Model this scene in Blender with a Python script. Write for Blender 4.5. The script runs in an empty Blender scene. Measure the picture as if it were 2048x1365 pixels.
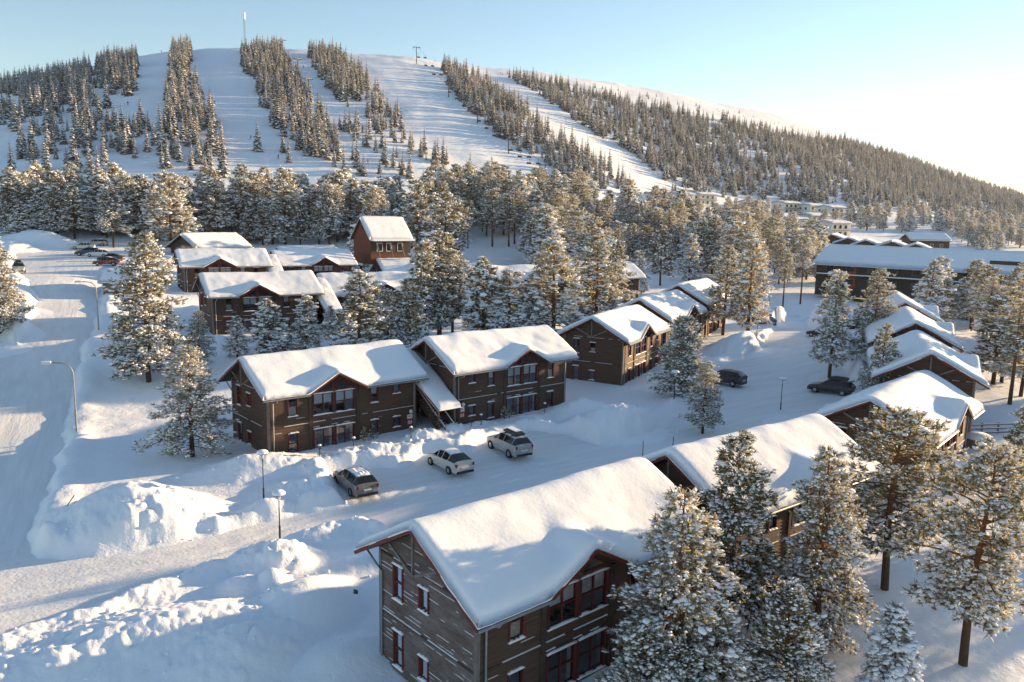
import bpy, math, random
import numpy as np
from mathutils import Matrix, Vector
R = math.radians
random.seed(7)
scn = bpy.context.scene
col = scn.collection

# ------------------------------------------------------------------ camera, sky, sun, exposure
F_PX, PITCH, ROLL, HC = 1593.0, .1574, .0195, 18.8
cam = bpy.data.cameras.new('camera'); cam.lens = F_PX / 2048 * 36; cam.sensor_width = 36
cam.clip_start = .5; cam.clip_end = 6000
camo = bpy.data.objects.new('camera', cam); col.objects.link(camo)
camo.matrix_world = Matrix.Translation((0, 0, HC)) @ Matrix.Rotation(math.pi/2 - PITCH, 4, 'X') @ Matrix.Rotation(ROLL, 4, 'Z')
scn.camera = camo
SUN_AZ, SUN_EL = R(61), R(9.6)            # azimuth measured from +Y towards +X
world = bpy.data.worlds.new('World'); scn.world = world; world.use_nodes = True
wn = world.node_tree; wn.nodes.clear()
sky = wn.nodes.new('ShaderNodeTexSky'); sky.sky_type = 'NISHITA'; sky.sun_disc = False
sky.sun_elevation = SUN_EL; sky.sun_rotation = SUN_AZ
sky.air_density = 1.0; sky.dust_density = .0; sky.ozone_density = 1.5; sky.altitude = 400
bg = wn.nodes.new('ShaderNodeBackground'); bg.inputs[1].default_value = .088
wo = wn.nodes.new('ShaderNodeOutputWorld')
wn.links.new(sky.outputs[0], bg.inputs[0]); wn.links.new(bg.outputs[0], wo.inputs[0])
sun = bpy.data.lights.new('sun', 'SUN'); sun.energy = 4.5; sun.angle = R(.6); sun.color = (1, .71, .40)
suno = bpy.data.objects.new('sun', sun); col.objects.link(suno)
sdir = Vector((math.sin(SUN_AZ)*math.cos(SUN_EL), math.cos(SUN_AZ)*math.cos(SUN_EL), math.sin(SUN_EL)))
suno.rotation_euler = (-sdir).to_track_quat('-Z', 'Y').to_euler()
suno.location = (200, 120, 150)
vs = scn.view_settings; vs.view_transform = 'Standard'; vs.look = 'None'; vs.exposure = 1.5; vs.gamma = 1; vs.use_curve_mapping = False
scn.cycles.max_bounces = 8; scn.cycles.diffuse_bounces = 6; scn.cycles.glossy_bounces = 3
scn.cycles.transparent_max_bounces = 8; scn.cycles.use_denoising = True

# ------------------------------------------------------------------ helpers: pixels, noise
CP, SP, CR, SR = math.cos(PITCH), math.sin(PITCH), math.cos(ROLL), math.sin(ROLL)
def ray(u, v):
    du, dv = u - 1024, v - 682.5
    a = CR*du + SR*dv; b = -SR*du + CR*dv
    return a/F_PX, CP - SP*b/F_PX, -SP - CP*b/F_PX
def at(u, v, Y):
    r = ray(u, v); t = Y / r[1]
    return Vector((r[0]*t, Y, HC + r[2]*t))
def project(x, y, z):
    z = z - HC
    dep = y*CP - z*SP; up = y*SP + z*CP
    dep = np.where(np.abs(dep) < .1, .1, dep)
    u = F_PX*x/dep; v = -F_PX*up/dep
    return 1024 + CR*u - SR*v, 682.5 + SR*u + CR*v, dep
def hsh(ix, iy, seed):
    h = (ix.astype(np.int64)*374761393 + iy.astype(np.int64)*668265263 + seed*974634777) & 0xffffffff
    h = ((h ^ (h >> 13)) * 1274126177) & 0xffffffff
    return ((h ^ (h >> 16)) & 0xffff) / 65535.0
def vnoise(x, y, seed=0):
    x = np.asarray(x, float); y = np.asarray(y, float)
    ix, iy = np.floor(x), np.floor(y); fx, fy = x-ix, y-iy
    fx = fx*fx*fx*(fx*(fx*6-15)+10); fy = fy*fy*fy*(fy*(fy*6-15)+10)
    a = hsh(ix, iy, seed); b = hsh(ix+1, iy, seed); c = hsh(ix, iy+1, seed); d = hsh(ix+1, iy+1, seed)
    return (a+(b-a)*fx)*(1-fy) + (c+(d-c)*fx)*fy - .5
def fbm(x, y, seed=0, o=4):
    s = 0; a = 1
    for i in range(o):
        s = s + a*vnoise(x*2**i+17.3*i, y*2**i-9.1*i, seed+i); a *= .5
    return s
def sstep(a, b, x):
    t = np.clip((x-a)/(b-a), 0, 1); return t*t*(3-2*t)

# ------------------------------------------------------------------ terrain
CTRL = np.array([(-1,28,-1.75),(8,32,-1.7),(-5,34,-1.6),(-12,41,-.8),(-9,31,-1.5),(-18,58,0),(-8,66,.2),(-5,66,.3),(5,75,.5),(12,83,.6),
 (18,95,1.0),(26,109,1.6),(35,125,2),(11,38,-1),(22,46,-.9),(28,52,-.9),(35,60,0),(38,64,.4),(44,78,1.2),(47,92,1.8),(50,110,2.2),
 (-36,96,3.2),(-26,103,3),(-24,116,2.8),(-12,120,2.5),(-52,127,5.0),(-46,160,4.6),(-30,170,5),(-35,63,.3),(-26,38,-.8),(-47,90,3.9),(-66,112,9.0),(-100,190,9.2),
 (-60,75,2),(-80,90,7),(-56,100,6.2),(0,50,-.4),(-20,45,-.5),(30,85,.5),(10,60,0),(60,60,.5),(60,30,-.5),(-40,40,-.5),(90,170,1),(20,180,4),
 (-30,220,9),(60,220,4),(120,250,3),(-120,260,16),(0,260,12),(100,300,8),(150,200,1),(200,300,5),(-10,10,-2),(30,20,-1.5),(-40,15,-1.5),
 (90,100,1),(120,60,0),(0,-60,-3),(100,-40,-2),(-100,-40,-2),(-120,120,10),(-160,180,14),(10,140,3.2),(-80,160,8.8),(-72,140,8.8),(60,150,2)], float)
def near_exact(x, y):
    n = np.zeros_like(x); w = np.zeros_like(x)
    for cx, cy, cz in CTRL:
        d = (x-cx)**2 + (y-cy)**2
        k = 1/(d + 60.0)**2
        n += k*cz; w += k
    return n/w
NG = 2.0; NX0, NY0, NXN, NYN = -420., -120., 460, 340
_gx, _gy = np.meshgrid(NX0+NG*np.arange(NXN), NY0+NG*np.arange(NYN), indexing='ij')
NGRID = near_exact(_gx, _gy)
def near_z(x, y):
    fx = np.clip((x-NX0)/NG, 0, NXN-1.001); fy = np.clip((y-NY0)/NG, 0, NYN-1.001)
    i = fx.astype(int); j = fy.astype(int); a = fx-i; b = fy-j
    return (NGRID[i,j]*(1-a)+NGRID[i+1,j]*a)*(1-b) + (NGRID[i,j+1]*(1-a)+NGRID[i+1,j+1]*a)*b
SKY = [(-700,235,760),(-300,205,760),(0,168,760),(100,152,750),(180,130,740),(270,107,720),(340,100,710),(400,97,700),(480,95,700),(560,99,700),(640,100,700),(720,104,700),
 (780,109,700),(840,115,700),(900,127,710),(960,136,720),(1056,140,740),(1125,149,760),(1193,161,790),(1262,174,815),(1348,188,850),(1416,200,885),(1502,214,930),
 (1587,233,980),(1673,262,1030),(1724,286,1080),(1793,309,1140),(1861,333,1220),(1964,365,1340),(2048,392,1450),(2300,440,1700),(2700,470,2000)]
FOOT = [(-700,420,290),(0,398,290),(300,388,295),(700,395,310),(1000,402,330),(1200,402,380),(1350,404,450),(1500,410,500),(1700,428,560),(1900,445,620),(2048,455,680),(2700,500,900)]
def tab(L):
    P = []
    for u, v, r in L:
        d = ray(u, v); P.append((math.atan2(d[0], d[1]), d[2]/math.hypot(d[0], d[1]), r))
    return np.array(P)
def smooth_tab(T, sig=R(2.2)):
    ph = np.linspace(T[0,0]+.02, T[-1,0]-.02, 240); g_ = np.linspace(T[0,0]-.3, T[-1,0]+.3, 900)
    out = [ph]
    for c in (1, 2):
        v = np.interp(g_, T[:,0], T[:,c]); W_ = np.exp(-((ph[:,None]-g_[None])/sig)**2/2); out.append((W_*v).sum(1)/W_.sum(1))
    return np.array(out).T
TS, TF_ = smooth_tab(tab(SKY)), smooth_tab(tab(FOOT), R(4))
def base_z(x, y):
    x = np.asarray(x, float); y = np.asarray(y, float)
    r = np.hypot(x, y); ph = np.arctan2(x, y)
    rs = np.interp(ph, TS[:,0], TS[:,2]); es = np.interp(ph, TS[:,0], TS[:,1])
    rb = np.interp(ph, TF_[:,0], TF_[:,2]); eb = np.interp(ph, TF_[:,0], TF_[:,1])
    zs = HC + es*rs; zb = HC + eb*rb
    t = (r-rb)/(rs-rb); tc = np.clip(t, 0, 1)
    zh = zb + (zs-zb)*(tc + .22*tc*(1-tc))
    over = np.clip(r-rs, 0, None)
    sl = (zs-zb)/(rs-rb)*.78
    zh = zh + sl*160*(1-np.exp(-over/160))*.35 - over*.10
    nz = near_z(x, y)
    r0 = np.minimum(210, rb*.62)
    f = np.clip((r-r0)/(rb-r0), 0, 1)
    edge = nz
    k = sstep(0, 1, f)
    z = nz*(1-k) + zh*k
    amp = sstep(200, 420, r)
    z = z + amp*(5*fbm(x/120, y/120, 3, 3) + .8*fbm(x/18, y/18, 8, 3))
    back = sstep(1.0, 1.6, np.abs(ph))*sstep(60, 200, r)
    return z*(1-back) + back*(-2 + 6*fbm(x/90, y/90, 5, 3))
TSTEP = 20*1.012**np.arange(410)
def ground_pt(u, v):
    d = ray(u, v); t = TSTEP
    for _ in range(3):
        below = HC + d[2]*t < base_z(d[0]*t, d[1]*t)
        k = int(np.argmax(below)) if below.any() else len(t)-1
        t = np.linspace(t[max(k-1, 0)], t[k], 24)
    return d[0]*t[-1], d[1]*t[-1]
def poly_px(L): return np.array([ground_pt(u, v) for u, v in L])
def poly_sd(x, y, P):
    d2 = np.full(x.shape, 1e9); ins = np.zeros(x.shape, bool)
    n = len(P)
    for i in range(n):
        ax, ay = P[i]; bx, by = P[(i+1) % n]
        ex, ey = bx-ax, by-ay; wx, wy = x-ax, y-ay
        t = np.clip((wx*ex+wy*ey)/(ex*ex+ey*ey+1e-9), 0, 1)
        d2 = np.minimum(d2, (wx-t*ex)**2 + (wy-t*ey)**2)
        c = ((ay > y) != (by > y)) & (x < (bx-ax)*(y-ay)/((by-ay) if by != ay else 1e-9) + ax)
        ins ^= c
    d = np.sqrt(d2); return np.where(ins, -d, d)
ROAD = np.vstack([poly_px([(60,1100),(85,1000),(110,900),(140,780),(165,695),(187,640),(200,596),(212,558),(235,533),(190,503),(140,499),(30,505),(28,535),(55,562),(70,590),(62,640),(40,690)]),
                  np.array([(-62,92),(-52,74),(-43,56),(-37,42),(-34,30),(-34,20),(-22,20),(-24,30)])])
YARD = np.vstack([poly_px([(25,1085),(75,1122),(200,1108),(330,1088),(480,1058),(690,1012),(668,985),(655,948),(730,935),(800,940),(850,915),(930,902),(975,882),(1060,862),(1130,868),(1190,890),(1260,880),(1330,852),(1390,800),(1402,760),(1420,735),(1470,720),(1520,700),(1555,650),(1610,640),(1650,690),(1690,740),(1700,790),(1640,820)]),
                  np.array([(28,65),(20,57),(9,47.5),(-1,40.5)]),
                  poly_px([(735,1040),(640,1062),(560,1082),(480,1112),(350,1158),(200,1215),(0,1288)]), np.array([(-30,27),(-34,34)])])
# piles: x, y, rx, ry, rotation, height, roughness
PILES = []
def pile(u, v, rx, ry, rot, h, rough):
    x, y = ground_pt(u, v); PILES.append((x, y, rx, ry, R(rot), h, rough))
pile(262,1050,5.0,4.0,20,2.3,.5); pile(335,1072,3.0,2.0,30,.7,.6); pile(95,1095,1.0,.9,0,.9,.5); pile(420,1065,1.6,.9,20,.5,.5)
pile(515,945,5.0,2.6,25,.9,.45); pile(600,985,3.2,1.6,30,.5,.8); pile(540,1030,1.6,1.0,10,.5,.5); pile(650,1005,2.0,.9,20,.45,.8); pile(480,950,1.0,.9,0,.5,.4)
pile(560,1138,2.4,2.0,20,1.2,.9); pile(345,1300,7.0,3.2,25,1.3,.6); pile(150,1360,6,2.6,20,.9,.6); pile(480,1335,4.2,2.6,30,1.2,.65); pile(610,1235,3.6,2.8,60,1.3,.12)
pile(690,1335,3.0,2.0,30,.7,.12); pile(490,1190,1.5,1.2,10,.6,.3); pile(545,1185,1.1,1.1,0,.9,.1); pile(250,1262,3.2,1.0,30,.35,.8); pile(730,1140,3,1.8,40,.3,.6); pile(60,1310,3,1.0,30,.4,.7)
pile(1230,862,4.6,3.6,30,1.9,.6); pile(1160,830,4,2.4,30,1.1,.6); pile(1290,870,3.5,2.5,40,1.2,.6)
pile(1480,705,5.0,3.6,20,2.0,.5); pile(1590,650,6.5,4.5,0,3.2,.4); pile(1550,700,3,2,0,1.0,.8); pile(1700,760,4.5,5,60,1.6,.7); pile(1740,720,4,5,80,1.7,.6); pile(1600,838,5,2.2,20,1.1,.8)
pile(760,915,5,1.3,35,.6,1.3); pile(700,915,3,1.2,30,.4,.7); pile(850,885,2.6,1.1,30,.7,1.3); pile(905,872,1.6,1.0,30,.7,1.2); pile(960,862,3,1.0,30,.4,1.0); pile(1050,846,3,1.0,25,.3,.9)
pile(70,488,9,4,0,3.6,.6); pile(105,490,7,3.5,0,2.6,.6); pile(20,500,6,3,0,2.4,.6)
pile(60,625,3,4,60,1.0,.4); pile(35,665,3,5,60,1.0,.4); pile(15,700,3,4,60,.8,.4); pile(420,640,5,4,0,1.5,.7); pile(430,690,3,3,0,.8,.4)
BUMPS = np.array(PILES)
def ground_z(x, y):
    x = np.asarray(x, float); y = np.asarray(y, float)
    sh = x.shape; x = x.ravel(); y = y.ravel()
    z = base_z(x, y)
    m = np.nonzero((np.hypot(x, y) < 330) & (y > -10))[0]
    if len(m):
        X, Y = x[m], y[m]
        wx = X + .8*fbm(X/3, Y/3, 21, 3); wy = Y + .8*fbm(X/3, Y/3, 31, 3)
        sd1 = poly_sd(wx, wy, ROAD); sd2 = poly_sd(wx, wy, YARD); sd = np.minimum(sd1, sd2)
        fade = 1 - sstep(150, 300, np.hypot(X, Y))
        n1 = fbm(X/5, Y/5, 41, 3); n2 = fbm(X/1.1, Y/1.1, 51, 3); n3 = fbm(X/.45, Y/.45, 61, 2)
        out = sstep(0, .9, sd)
        berm2 = np.exp(-((sd2-1.0)/.75)**2)*(sd2 > -1)*(.30 + .45*n1 + .25*np.abs(n2))
        berm1 = np.exp(-((sd1-1.4)/1.0)**2)*(sd1 > -1)*(.18 + .2*n1)
        berm2 = berm2*sstep(0, 1.0, sd1); berm1 = berm1*sstep(0, 1.0, sd2)
        dz = out*(.36 + .16*n1 + .05*n2*sstep(1, 6, sd)*0) - (1-out)*.07 + np.maximum(berm1, berm2)
        dz += out*sstep(.2, 1, sd)*(1-sstep(2.5, 5, sd2))*.14*np.abs(n3)
        p = np.zeros_like(X)
        for px, py, rx, ry, rot, h, rough in PILES:
            dx, dy = X-px, Y-py; q = math.hypot(rx, ry)*2.5
            s = (np.abs(dx) < q) & (np.abs(dy) < q)
            if not s.any(): continue
            dx, dy = dx[s], dy[s]; c, sn = math.cos(rot), math.sin(rot)
            a = (dx*c+dy*sn)/rx; b = (-dx*sn+dy*c)/ry
            ww = .2*n1[s] + .09*n2[s]
            rr = np.sqrt(a*a+b*b)*(1+ww*.8)
            prof = np.clip(1-rr, -.6, 1); hh = h*np.where(rr < 1.15, .5*(1+np.cos(np.pi*np.clip(rr/1.15, 0, 1))), 0)**.8
            lump = np.abs(n2[s])*.7 + np.abs(n3[s])*.35 - .18
            hh = hh + rough*np.clip(hh, 0, .7)*lump*.8
            p[s] = np.maximum(p[s], hh) + .25*np.minimum(p[s], np.clip(hh, 0, None))
        inside = sstep(-.2, .5, sd)
        dz = dz + p*np.clip(inside+.15, 0, 1)
        # house plinths: no snow drift inside buildings
        z[m] = z[m] + dz*fade + .03*n2*fade*out
    return z.reshape(sh)
def gz(x, y): return float(ground_z(np.array([float(x)]), np.array([float(y)]))[0])
def bz(x, y): return float(base_z(np.array([float(x)]), np.array([float(y)]))[0])

# ------------------------------------------------------------------ materials
def mat(name, rgb, rough=.6, spec=.3, bump=None, var=None, metal=0, setup=None):
    m = bpy.data.materials.new(name); m.use_nodes = True
    nt = m.node_tree; b = nt.nodes['Principled BSDF']
    b.inputs['Base Color'].default_value = (*rgb, 1); b.inputs['Roughness'].default_value = rough
    b.inputs['Specular IOR Level'].default_value = spec; b.inputs['Metallic'].default_value = metal
    tc = nt.nodes.new('ShaderNodeTexCoord'); L = nt.links.new
    if var:
        n = nt.nodes.new('ShaderNodeTexNoise'); n.inputs['Scale'].default_value = var[0]; n.inputs['Detail'].default_value = 4
        L(tc.outputs['Object'], n.inputs['Vector'])
        r = nt.nodes.new('ShaderNodeMapRange'); r.inputs[1].default_value = .3; r.inputs[2].default_value = .7
        r.inputs[3].default_value = 1-var[1]; r.inputs[4].default_value = 1+var[1]; L(n.outputs[0], r.inputs[0])
        mx = nt.nodes.new('ShaderNodeVectorMath'); mx.operation = 'SCALE'; mx.inputs[0].default_value = rgb
        L(r.outputs[0], mx.inputs['Scale']); L(mx.outputs[0], b.inputs['Base Color'])
    if bump:
        prev = None
        for sc, dist in bump:
            n = nt.nodes.new('ShaderNodeTexNoise'); n.inputs['Scale'].default_value = sc; n.inputs['Detail'].default_value = 5
            L(tc.outputs['Object'], n.inputs['Vector'])
            k = nt.nodes.new('ShaderNodeBump'); k.inputs['Distance'].default_value = dist; k.inputs['Strength'].default_value = 1
            L(n.outputs[0], k.inputs['Height'])
            if prev: L(prev.outputs[0], k.inputs['Normal'])
            prev = k
        L(prev.outputs[0], b.inputs['Normal'])
    if setup: setup(nt, b, tc, L)
    return m
def snow_setup(nt, b, tc, L):
    b.inputs['Subsurface Weight'].default_value = 0
M = {}
M['snow'] = mat('snow', (.90, .915, .94), .7, .15, bump=[(.35, .10), (2.2, .05), (9, .02)], var=(.25, .02))
M['roof_snow'] = mat('roof_snow', (.89, .90, .92), .65, .2, bump=[(.9, .04), (6, .012), (30, .004)])
M['clod'] = mat('clod_snow', (.90, .91, .94), .7, .15, bump=[(7, .04)])
def road_setup(nt, b, tc, L, rot=32):
    # wheel ruts and scraper marks: stretched noise along the driving direction
    mp = nt.nodes.new('ShaderNodeMapping'); mp.vector_type = 'TEXTURE'; mp.inputs['Rotation'].default_value = (0, 0, R(rot)); mp.inputs['Scale'].default_value = (20, 1.2, 1)
    L(tc.outputs['Object'], mp.inputs['Vector'])
    n = nt.nodes.new('ShaderNodeTexNoise'); n.inputs['Scale'].default_value = 1.6; n.inputs['Detail'].default_value = 6; n.inputs['Roughness'].default_value = .6
    L(mp.outputs[0], n.inputs['Vector'])
    n2 = nt.nodes.new('ShaderNodeTexNoise'); n2.inputs['Scale'].default_value = 5; n2.inputs['Detail'].default_value = 5; L(tc.outputs['Object'], n2.inputs['Vector'])
    a = nt.nodes.new('ShaderNodeMath'); a.operation = 'MULTIPLY_ADD'; a.inputs[1].default_value = .45; L(n2.outputs[0], a.inputs[0]); L(n.outputs[0], a.inputs[2])
    k = nt.nodes.new('ShaderNodeBump'); k.inputs['Distance'].default_value = .06; L(a.outputs[0], k.inputs['Height']); L(k.outputs[0], b.inputs['Normal'])
    cr = nt.nodes.new('ShaderNodeValToRGB'); cr.color_ramp.elements[0].position = .35; cr.color_ramp.elements[1].position = .62
    cr.color_ramp.elements[0].color = (.77, .765, .76, 1); cr.color_ramp.elements[1].color = (.86, .86, .86, 1)
    L(n.outputs[0], cr.inputs[0]); L(cr.outputs[0], b.inputs['Base Color'])
M['road'] = mat('packed_snow_road', (.78, .78, .78), .6, .25, setup=road_setup)
M['road2'] = mat('packed_snow_lane', (.78, .78, .78), .6, .25, setup=lambda nt, b, tc, L: road_setup(nt, b, tc, L, 116))
def wood_setup(frost, pitch=.19):
    def f(nt, b, tc, L):
        geo = nt.nodes.new('ShaderNodeTexCoord')
        mp = nt.nodes.new('ShaderNodeMapping'); mp.inputs['Scale'].default_value = (.6, .6, 14); L(geo.outputs['Object'], mp.inputs['Vector'])
        n = nt.nodes.new('ShaderNodeTexNoise'); n.inputs['Scale'].default_value = 1.4; n.inputs['Detail'].default_value = 5; L(mp.outputs[0], n.inputs['Vector'])
        cr = nt.nodes.new('ShaderNodeValToRGB'); e = cr.color_ramp.elements
        e[0].position = .3; e[0].color = (.068, .041, .030, 1); e[1].position = .7; e[1].color = (.125, .080, .058, 1)
        L(n.outputs[0], cr.inputs[0])
        # wind-blown frost and snow caught on the upper edge of each board
        sp = nt.nodes.new('ShaderNodeSeparateXYZ'); L(geo.outputs['Object'], sp.inputs[0])
        dv = nt.nodes.new('ShaderNodeMath'); dv.operation = 'DIVIDE'; dv.inputs[1].default_value = pitch; L(sp.outputs['Z'], dv.inputs[0])
        fr = nt.nodes.new('ShaderNodeMath'); fr.operation = 'FRACT'; L(dv.outputs[0], fr.inputs[0])
        lt = nt.nodes.new('ShaderNodeMath'); lt.operation = 'LESS_THAN'; lt.inputs[1].default_value = .16; L(fr.outputs[0], lt.inputs[0])
        mp2 = nt.nodes.new('ShaderNodeMapping'); mp2.inputs['Scale'].default_value = (.45, .45, 3.2); L(geo.outputs['Object'], mp2.inputs['Vector'])
        n2 = nt.nodes.new('ShaderNodeTexNoise'); n2.inputs['Scale'].default_value = 1.3; n2.inputs['Detail'].default_value = 4; L(mp2.outputs[0], n2.inputs['Vector'])
        gt = nt.nodes.new('ShaderNodeMath'); gt.operation = 'GREATER_THAN'; gt.inputs[1].default_value = .71 - .15*frost; L(n2.outputs[0], gt.inputs[0])
        ml = nt.nodes.new('ShaderNodeMath'); ml.operation = 'MULTIPLY'; L(lt.outputs[0], ml.inputs[0]); L(gt.outputs[0], ml.inputs[1])
        n3 = nt.nodes.new('ShaderNodeTexNoise'); n3.inputs['Scale'].default_value = .9; n3.inputs['Detail'].default_value = 9; n3.inputs['Roughness'].default_value = .78
        mp3 = nt.nodes.new('ShaderNodeMapping'); mp3.inputs['Scale'].default_value = (.5, .5, 1.6); L(geo.outputs['Object'], mp3.inputs['Vector']); L(mp3.outputs[0], n3.inputs['Vector'])
        mr = nt.nodes.new('ShaderNodeMapRange'); mr.inputs[1].default_value = .60 - .26*frost; mr.inputs[2].default_value = .80 - .08*frost; mr.inputs[4].default_value = .10 + .15*frost; L(n3.outputs[0], mr.inputs[0])
        mx0 = nt.nodes.new('ShaderNodeMath'); mx0.operation = 'MAXIMUM'; L(ml.outputs[0], mx0.inputs[0]); L(mr.outputs[0], mx0.inputs[1])
        mx = nt.nodes.new('ShaderNodeMix'); mx.data_type = 'RGBA'; mx.inputs['B'].default_value = (.62, .63, .66, 1)
        L(mx0.outputs[0], mx.inputs['Factor']); L(cr.outputs[0], mx.inputs['A']); L(mx.outputs['Result'], b.inputs['Base Color'])
    return f
M['wood'] = mat('dark_stained_wood', (.07, .045, .035), .75, .2, setup=wood_setup(.15))
M['wood_frost'] = mat('frosted_dark_wood', (.07, .045, .035), .75, .2, setup=wood_setup(.95))
M['trim'] = mat('dark_trim', (.07, .048, .038), .7, .2, var=(3, .25))
M['greytrim'] = mat('weathered_grey_trim', (.17, .15, .14), .8, .2, var=(3, .25))
M['red'] = mat('red_paint', (.13, .024, .020), .6, .3, var=(4, .2))
M['redwall'] = mat('red_brown_boards', (.145, .05, .03), .75, .2, var=(6, .25), bump=[(14, .03)])
M['metal'] = mat('grey_metal', (.30, .31, .32), .45, .5, metal=.6, var=(5, .15))
M['darkmetal'] = mat('dark_metal', (.035, .038, .042), .5, .4, metal=.3)
M['interior'] = mat('dark_interior', (.03, .024, .02), .9, .1)
M['curtain'] = mat('pale_curtain', (.62, .56, .48), .9, .1, var=(9, .2))
M['blind'] = mat('white_blind', (.78, .79, .80), .9, .1)
M['plaster'] = mat('pale_render', (.62, .60, .56), .85, .2, var=(1.2, .07))
M['lampwhite'] = mat('white_lamp_plastic', (.72, .73, .75), .4, .4)
def bark_setup(nt, b, tc, L):
    sp = nt.nodes.new('ShaderNodeSeparateXYZ'); L(tc.outputs['Object'], sp.inputs[0])
    dv = nt.nodes.new('ShaderNodeMath'); dv.operation = 'DIVIDE'; dv.inputs[1].default_value = 11; L(sp.outputs['Z'], dv.inputs[0])
    cr = nt.nodes.new('ShaderNodeValToRGB'); e = cr.color_ramp.elements; e[0].position = .1; e[0].color = (.085, .056, .042, 1); e[1].position = .55; e[1].color = (.20, .098, .048, 1)
    L(dv.outputs[0], cr.inputs[0]); L(cr.outputs[0], b.inputs['Base Color'])
M['bark'] = mat('pine_bark', (.105, .062, .042), .9, .1, bump=[(8, .05)], setup=bark_setup)
M['signred'] = mat('red_sign_paint', (.45, .05, .05), .5, .3)
M['signwhite'] = mat('white_sign_paint', (.8, .8, .8), .5, .3)
M['signblue'] = mat('blue_sign_paint', (.035, .05, .10), .5, .3)
M['rubber'] = mat('tyre_rubber', (.018, .018, .02), .8, .2)
M['rim'] = mat('wheel_rim', (.35, .36, .37), .35, .5, metal=.7)
M['tail'] = mat('tail_light_red', (.20, .012, .012), .25, .5)
M['headl'] = mat('headlight_glass', (.65, .68, .72), .15, .6)
M['plate'] = mat('number_plate_white', (.75, .75, .74), .5, .3)
M['olive'] = mat('olive_machine_paint', (.10, .09, .035), .6, .3, var=(3, .25))
M['greenwall'] = mat('green_brown_boards', (.055, .05, .04), .8, .2, var=(4, .25), bump=[(10, .02)])
M['rust'] = mat('rust_red_panel', (.30, .06, .03), .7, .2, var=(3, .2))
M['frosttwig'] = mat('frosted_twigs', (.42, .35, .30), .9, .1, var=(3, .3))
def glass_setup(nt, b, tc, L):
    out = nt.nodes['Material Output']; nt.nodes.remove(b)
    g = nt.nodes.new('ShaderNodeBsdfGlossy'); g.inputs['Roughness'].default_value = .03; g.inputs['Color'].default_value = (.75, .8, .85, 1)
    t = nt.nodes.new('ShaderNodeBsdfTransparent'); t.inputs['Color'].default_value = (.85, .88, .9, 1)
    lw = nt.nodes.new('ShaderNodeFresnel'); lw.inputs['IOR'].default_value = 1.55
    ad = nt.nodes.new('ShaderNodeMath'); ad.operation = 'ADD'; ad.inputs[1].default_value = .12; L(lw.outputs[0], ad.inputs[0])
    mx = nt.nodes.new('ShaderNodeMixShader'); L(ad.outputs[0], mx.inputs[0]); L(t.outputs[0], mx.inputs[1]); L(g.outputs[0], mx.inputs[2]); L(mx.outputs[0], out.inputs[0])
M['glass'] = mat('window_glass', (.1, .1, .1), setup=glass_setup)
M['carglass'] = mat('car_glass', (.012, .014, .017), .06, .6)
def needle(name, c0, c1, tr):
    def f(nt, b, tc, L):
        out = nt.nodes['Material Output']
        oi = nt.nodes.new('ShaderNodeObjectInfo')
        n = nt.nodes.new('ShaderNodeTexNoise'); n.inputs['Scale'].default_value = .8; n.inputs['Detail'].default_value = 3; L(tc.outputs['Object'], n.inputs['Vector'])
        a = nt.nodes.new('ShaderNodeMath'); a.operation = 'MULTIPLY_ADD'; a.inputs[1].default_value = .5; L(oi.outputs['Random'], a.inputs[0]); L(n.outputs[0], a.inputs[2])
        cr = nt.nodes.new('ShaderNodeValToRGB'); e = cr.color_ramp.elements; e[0].position = .45; e[0].color = (*c0, 1); e[1].position = 1.0; e[1].color = (*c1, 1)
        L(a.outputs[0], cr.inputs[0])
        n4 = nt.nodes.new('ShaderNodeTexNoise'); n4.inputs['Scale'].default_value = 5.0; n4.inputs['Detail'].default_value = 4; L(tc.outputs['Object'], n4.inputs['Vector'])
        n5 = nt.nodes.new('ShaderNodeMath'); n5.operation = 'MULTIPLY_ADD'; n5.inputs[1].default_value = .12; L(oi.outputs['Random'], n5.inputs[0]); L(n4.outputs[0], n5.inputs[2])
        m4 = nt.nodes.new('ShaderNodeMapRange'); m4.inputs[1].default_value = .50; m4.inputs[2].default_value = .66; m4.inputs[4].default_value = .66; L(n5.outputs[0], m4.inputs[0])
        mxf = nt.nodes.new('ShaderNodeMix'); mxf.data_type = 'RGBA'; mxf.inputs['B'].default_value = (.66, .66, .66, 1); L(m4.outputs[0], mxf.inputs['Factor']); L(cr.outputs[0], mxf.inputs['A'])
        L(mxf.outputs['Result'], b.inputs['Base Color'])
        t = nt.nodes.new('ShaderNodeBsdfTranslucent'); L(mxf.outputs['Result'], t.inputs['Color'])
        mx = nt.nodes.new('ShaderNodeMixShader'); mx.inputs[0].default_value = tr
        L(b.outputs[0], mx.inputs[1]); L(t.outputs[0], mx.inputs[2]); L(mx.outputs[0], out.inputs[0])
    return mat(name, c0, .7, .15, setup=f)
M['needle'] = needle('pine_needles', (.15, .132, .046), (.30, .235, .075), .6)
M['sneedle'] = needle('spruce_needles', (.09, .082, .042), (.19, .15, .07), .5)

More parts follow.
